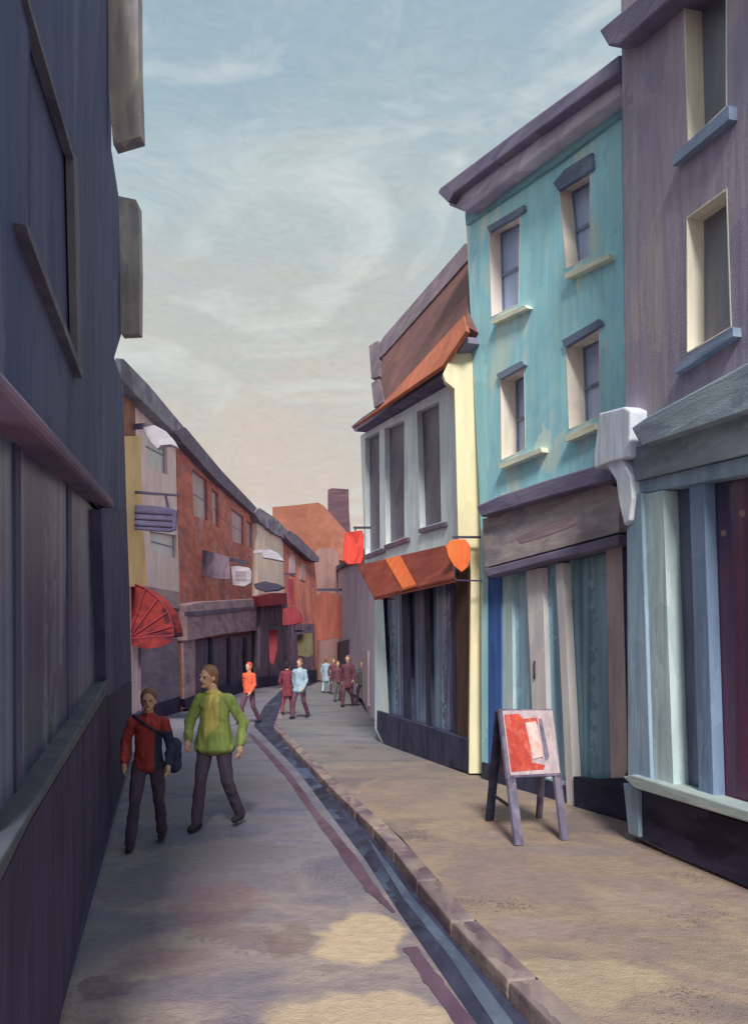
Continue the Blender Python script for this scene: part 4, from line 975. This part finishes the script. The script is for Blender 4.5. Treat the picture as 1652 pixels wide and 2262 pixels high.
def fold(me, amp, fr, cond=None):
    from mathutils import noise
    me.update()
    ns = [v.normal.copy() for v in me.vertices]
    for v, n_ in zip(me.vertices, ns):
        if cond and not cond(v.co): continue
        q_ = Vector((v.co.x * fr, v.co.y * fr, v.co.z * fr * 0.55))
        h_ = 1.0 - abs(noise.noise(q_ + Vector((noise.noise(q_ * 0.5) * 2, 0, 0)))) * 2.4
        v.co += n_ * amp * h_
def person(spec):
    """spec in metres for a 1.70 m figure facing -y, scaled to h; px,fy is where it stands in the photo"""
    g = gnd(spec['px'], spec['fy'], spec.get('z', 0.0)); sc = spec['h'] / 1.70; vox = spec.get('vox', 0.016)
    rz = math.radians(spec.get('rot', 0))
    t = empty('person', spec['label'], 'person', spec.get('group'))
    J = dict(pel=(0, 0, 0.90), sp=(0, 0.0, 1.12), ch=(0, 0.0, 1.30), nk=(0, 0.0, 1.42), hd=(0, -0.015, 1.575),
             ls=(-0.158, 0, 1.345), rs=(0.158, 0, 1.345), le=(-0.23, 0.02, 1.10), re=(0.23, 0.02, 1.10), lw=(-0.22, -0.08, 0.87), rw=(0.22, -0.08, 0.87),
             lh=(-0.09, 0, 0.88), rh=(0.09, 0, 0.88), lk=(-0.11, -0.03, 0.49), rk=(0.11, -0.03, 0.49), la=(-0.13, 0.04, 0.08), ra=(0.13, 0.04, 0.08))
    J.update(spec.get('J', {}))
    J = {k: Vector(v) for k, v in J.items()}
    wd = spec.get('wide', 1.0) * 0.9
    bm = bmesh.new()
    # trunk
    for a, b_, r0, r1, sx in (('pel', 'sp', 0.13, 0.115, 1.25), ('sp', 'ch', 0.115, 0.125, 1.3)):
        n = 4
        for i in range(n + 1):
            f = i / n; p = J[a].lerp(J[b_], f); blob(bm, p, r0 + (r1 - r0) * f, (sx * wd, 0.85, 0.9))
    capsule(bm, J['ls'], J['ch'] + Vector((-0.04, 0, 0.02)), 0.058, 0.09); capsule(bm, J['rs'], J['ch'] + Vector((0.04, 0, 0.02)), 0.058, 0.09)
    capsule(bm, J['ch'] + Vector((0, 0.01, 0.06)), J['nk'] + Vector((0, 0, 0.07)), 0.062, 0.05)
    # limbs
    limbs = []
    for s in 'lr':
        for a, b_, r0, r1 in ((s + 's', s + 'e', 0.052, 0.040), (s + 'e', s + 'w', 0.038, 0.026), (s + 'h', s + 'k', 0.086, 0.062), (s + 'k', s + 'a', 0.060, 0.058)):
            capsule(bm, J[a], J[b_], r0, r1)
        # calf
        blob(bm, J[s + 'k'].lerp(J[s + 'a'], 0.28) + Vector((0, 0.015, 0)), 0.055, (1, 1, 1.8))
        # hand: palm, four fingers, thumb
        w = J[s + 'w']; d = (w - J[s + 'e']).normalized(); side = Vector((0, -1, 0)) if abs(d.y) < 0.7 else Vector((1, 0, 0))
        side = (side - d * side.dot(d)).normalized(); nn = d.cross(side)
        capsule(bm, w + d * 0.03, w + d * 0.075, 0.026, 0.028)
        blob(bm, w + d * 0.06, 0.04, (0.6, 0.9, 1.0))
        for k_, (o_, ln) in enumerate(((-0.03, 0.062), (-0.010, 0.075), (0.010, 0.070), (0.030, 0.055))):
            b0 = w + d * 0.092 + side * -o_
            m1 = b0 + d * ln * 0.55 + nn * 0.006; e1 = m1 + d * ln * 0.4 - nn * 0.018 * (1 if s == 'l' else -1)
            tube(bm, [b0 - d * 0.02, b0, m1, e1], [0.010, 0.0095, 0.0085, 0.006], 8)
        b0 = w + d * 0.045 + side * 0.03
        tube(bm, [b0 - side * 0.015, b0 + side * 0.012 + d * 0.022, b0 + side * 0.016 + d * 0.05], [0.012, 0.010, 0.007], 8)
    # head
    hd = J['hd']
    hr = Matrix.Rotation(math.radians(spec.get('turn', 0)), 3, 'Z')
    def hp(x, y, z): return hd + hr @ Vector((x, y, z))
    blob(bm, hp(0, 0.012, 0.025), 0.10, (0.78, 0.95, 1.0), 18, 12, hr.to_4x4())
    blob(bm, hp(0, -0.022, -0.045), 0.066, (0.84, 0.9, 1.0), 16, 10, hr.to_4x4())
    blob(bm, hp(0, -0.066, -0.090), 0.022, (1.1, 0.8, 0.8))
    tube(bm, [hp(0, -0.082, 0.012), hp(0, -0.104, -0.026), hp(0, -0.090, -0.034)], [0.008, 0.014, 0.010], 8)
    for sx in (-1, 1):
        blob(bm, hp(sx * 0.079, 0.012, -0.008), 0.027, (0.35, 0.65, 1.1), 10, 8, hr.to_4x4())
        blob(bm, hp(sx * 0.03, -0.076, 0.024), 0.016, (1.4, 0.6, 0.5))
    # feet
    me = None
    mt = [M['skin'], M[spec['trousers']], M[spec['top']]]
    me = remesh(bm, vox, 'person_body', 3)
    for m_ in mt: me.materials.append(m_)
    # colour by the nearest limb
    def seg(c, a, b_):
        d = b_ - a; t_ = max(0.0, min(1.0, (c - a).dot(d) / d.length_squared)); return (c - (a + d * t_)).length
    bones = [(J['nk'] + Vector((0, 0, 0.03)), J['hd'], 0, 0.06), (J['pel'] + Vector((0, 0, 0.1)), J['nk'] - Vector((0, 0, 0.06)), 2, 0.10)]
    for a in 'lr':
        dh = (J[a + 'w'] - J[a + 'e']).normalized()
        bones += [(J[a + 's'], J[a + 'e'], 2, 0.05), (J[a + 'e'], J[a + 'w'], 2, 0.03), (J[a + 'w'] + dh * 0.03, J[a + 'w'] + dh * 0.16, 0, 0.035), (J[a + 'h'], J[a + 'k'], 1, 0.08), (J[a + 'k'], J[a + 'a'], 1, 0.05)]
    for p in me.polygons:
        c = p.center
        p.material_index = 0 if c.z > J['nk'].z + 0.0 and abs(c.x - J['nk'].x) < 0.12 else min(bones, key=lambda q_: seg(c, q_[0], q_[1]) - q_[3])[2]
    fold(me, 0.007, 9.0, lambda c: c.z < 0.95)
    body = bpy.data.objects.new('body', me); COL.objects.link(body); body.parent = t
    # jacket
    hem = spec.get('hem', 0.82); fl_ = spec.get('flare', 0.12)
    bm = bmesh.new()
    for a, b_, r0, r1 in (('sp', 'ch', 0.135, 0.142),):
        for i in range(7):
            f = i / 6; blob(bm, J[a].lerp(J[b_], f), r0 + (r1 - r0) * f, (1.16 * wd, 0.85, 0.8))
    # skirt of the jacket
    for i in range(13):
        f = i / 12; z = J['sp'].z + (hem - J['sp'].z) * f; cx = J['sp'].x * (1 - f) + J['pel'].x * f; cy = J['sp'].y * (1 - f) + J['pel'].y * f
        blob(bm, Vector((cx, cy, z)), 0.13 + fl_ * 0.16 * f, (1.16 * wd, 0.9, 0.42))
    for s in 'lr':
        capsule(bm, J[s + 's'], J['ch'] + Vector((0, 0, 0.045)), 0.060, 0.088)
        capsule(bm, J[s + 's'], J[s + 'e'], 0.058, 0.046)
        capsule(bm, J[s + 'e'], J[s + 'e'].lerp(J[s + 'w'], 0.93), 0.054, 0.043)
    blob(bm, J['nk'] + Vector((0, 0.005, -0.005)), 0.072, (1.05, 1, 0.6))
    capsule(bm, J['nk'] + Vector((-0.02, 0, -0.03)), J['ls'], 0.05, 0.05); capsule(bm, J['nk'] + Vector((0.02, 0, -0.03)), J['rs'], 0.05, 0.05)
    me = remesh(bm, vox, 'person_jacket', 4)
    me.materials.append(M[spec['top']])
    fold(me, 0.011, 8.0)
    acc = spec.get('accent')
    if acc:
        me.materials.append(M[acc[0]])
        for p in me.polygons:
            if acc[1](p.center): p.material_index = 1
    jk = bpy.data.objects.new('jacket', me); COL.objects.link(jk); jk.parent = t
    # hair
    bm = bmesh.new()
    blob(bm, hp(0, 0.026, 0.042), 0.106, (0.82, 0.93, 0.95), 18, 12, hr.to_4x4())
    blob(bm, hp(0, 0.05, -0.01), 0.09, (0.86, 0.72, 1.0 + spec.get('hairlen', 0) * 0.5), 16, 10, hr.to_4x4())
    # trim the face side
    ho = link('hair', bm, M[spec['hair']], t, True)
    # shoes
    for s in 'lr':
        bm = bmesh.new()
        a = J[s + 'a']; yaw = Matrix.Rotation(math.radians(spec.get('feet', 0)), 3, 'Z')
        f0 = Vector((a.x, a.y, 0.048)); f1 = f0 + yaw @ Vector((0, -0.15, -0.012))
        capsule(bm, f0 + yaw @ Vector((0, 0.03, 0)), f1, 0.046, 0.034)
        blob(bm, f0 + yaw @ Vector((0, -0.10, -0.01)), 0.05, (0.9, 1.4, 0.65))
        for v_ in bm.verts: v_.co.z = max(v_.co.z, 0.002)
        lift = Vector((0, 0, J[s + 'a'].z - 0.08))
        for v_ in bm.verts: v_.co += lift
        link('shoe', bm, M['shoe'], t, True)
    if vox < 0.012:
        for sx in (-1, 1):
            bm = bmesh.new(); blob(bm, hp(sx * 0.031, -0.079, 0.008), 0.009); link('eye', bm, M['eye'], t, True)
        bm = bmesh.new(); blob(bm, hp(0, -0.082, -0.058), 0.022, (1, 0.4, 0.25)); link('mouth', bm, M['lip'], t, True)
    if spec.get('bag'):
        bm = bmesh.new(); c = Vector(spec['bag'])
        for dz in (-0.1, 0.0, 0.1): blob(bm, c + Vector((0, 0, dz)), 0.1, (0.9, 0.6, 1.0))
        me = remesh(bm, 0.012, 'bag', 4); me.materials.append(M['c_navy'])
        bg_ = bpy.data.objects.new('shoulder_bag', me); COL.objects.link(bg_)
        bg2 = bmesh.new(); tube(bg2, [c + Vector((0, 0.02, 0.18)), J['ch'] + Vector((0.02, -0.15, 0.0)), J['rs' if c.x < 0 else 'ls'] + Vector((0, -0.04, 0.08)), J['ch'] + Vector((0, 0.15, 0.0)), c + Vector((0, 0.05, 0.16))], 0.014, 8)
        st_ = link('strap', bg2, M['c_navy'], bg_, True)
        tag(bg_, 'navy shoulder bag at the hip of the person in red', 'bag')
        bg_.location = g; bg_.rotation_euler = (0, 0, rz); bg_.scale = (sc, sc, sc)
    t.location = g; t.rotation_euler = (0, 0, rz); t.scale = (sc, sc, sc)
    return t

walk = lambda s=1: dict(lk=(-0.11, -0.03 - 0.14 * s, 0.50), la=(-0.13, -0.20 * s, 0.09), rk=(0.11, 0.04 * s, 0.48), ra=(0.12, 0.30 * s, 0.12), le=(-0.24, 0.10 * s, 1.11), lw=(-0.23, 0.16 * s, 0.87), re=(0.24, -0.05 * s, 1.10), rw=(0.22, -0.20 * s, 0.90))
person(dict(px=328, fy=1868, h=1.44, top='c_red', trousers='c_trouser', hair='hair_brown', vox=0.008, rot=12, bag=(0.27, -0.02, 0.98), hem=0.86,
            label='person in a red jacket with navy bag walking beside the indigo building',
            accent=('c_navy', lambda c: c.x > 0.07 and c.z < 1.25),
            J=dict(walk(1), la=(-0.17, -0.20, 0.09), lk=(-0.13, -0.16, 0.50), ra=(0.13, 0.22, 0.11), le=(-0.25, 0.05, 1.12), lw=(-0.24, -0.10, 0.92))))
person(dict(px=474, fy=1828, h=1.66, top='c_green', trousers='c_trouser', hair='hair_brown', vox=0.008, rot=-12, turn=-25, hem=0.84, flare=0.4, wide=1.1,
            label='person in a green and yellow jacket with dark trousers striding down the lane',
            accent=('c_yellow', lambda c: -0.06 < c.x < 0.09 and c.z > 0.98 + (c.x) * 1.2 and c.y < 0.05),
            J=dict(hd=(-0.06, -0.03, 1.57), nk=(-0.03, -0.01, 1.42), rk=(0.15, -0.02, 0.49), ra=(0.20, 0.20, 0.12), lk=(-0.09, -0.16, 0.50), la=(-0.11, -0.20, 0.09), le=(-0.25, -0.06, 1.12), lw=(-0.20, -0.20, 0.94), re=(0.29, 0.08, 1.10), rw=(0.30, -0.02, 0.88))))
person(dict(px=550, fy=1600, h=1.68, top='c_orange', trousers='c_plum', hair='hair_red', rot=-30, hem=0.88, label='person in an orange red top and plum trousers walking by the gutter bend', J=walk(1)))
person(dict(px=634, fy=1580, h=1.60, z=PZ, top='c_crimson', trousers='c_crimson', hair='hair_dark', rot=175, hem=0.62, label='person in a long crimson coat seen from behind next to the blue jacket', J=walk(0.5)))
person(dict(px=662, fy=1588, h=1.68, z=PZ, top='c_blue', trousers='c_plum', hair='hair_brown', rot=-20, hem=0.80, flare=0.4, label='person in a light blue jacket and plum trousers on the grey pavement', J=walk(1)))
person(dict(px=720, fy=1532, h=1.80, z=PZ, top='c_blue', trousers='c_blue', hair='hair_brown', rot=160, hem=0.60, label='person in a long pale blue coat far down the street under the orange banner', J=walk(0.4)))
person(dict(px=746, fy=1550, h=1.62, z=PZ, top='c_maroon', trousers='c_olive', hair='hair_brown', rot=10, label='person in a maroon top and grey trousers left of the far group', J=walk(0.8), group='people walking in the distant group'))
person(dict(px=737, fy=1534, h=1.75, z=PZ, top='c_maroon', trousers='c_plum', hair='hair_brown', rot=0, label='person mostly hidden behind the maroon top and grey trousers', J=walk(0.5), group='people walking in the distant group'))
person(dict(px=768, fy=1562, h=1.82, z=PZ, top='c_maroon', trousers='c_maroon', hair='hair_brown', rot=-10, hem=0.66, label='tall person in a long maroon coat in the middle of the far group', J=walk(1), group='people walking in the distant group'))
person(dict(px=798, fy=1560, h=1.62, z=PZ, top='c_olive', trousers='c_trouser', hair='hair_brown', rot=20, wide=1.15, label='person in an olive grey jacket nearest the navy shopfront', J=walk(-0.9), group='people walking in the distant group'))
person(dict(px=788, fy=1532, h=1.85, z=PZ, top='c_trouser', trousers='c_trouser', hair='hair_brown', rot=0, label='person in dark purple behind the olive grey jacket', J=walk(0.5), group='people walking in the distant group'))
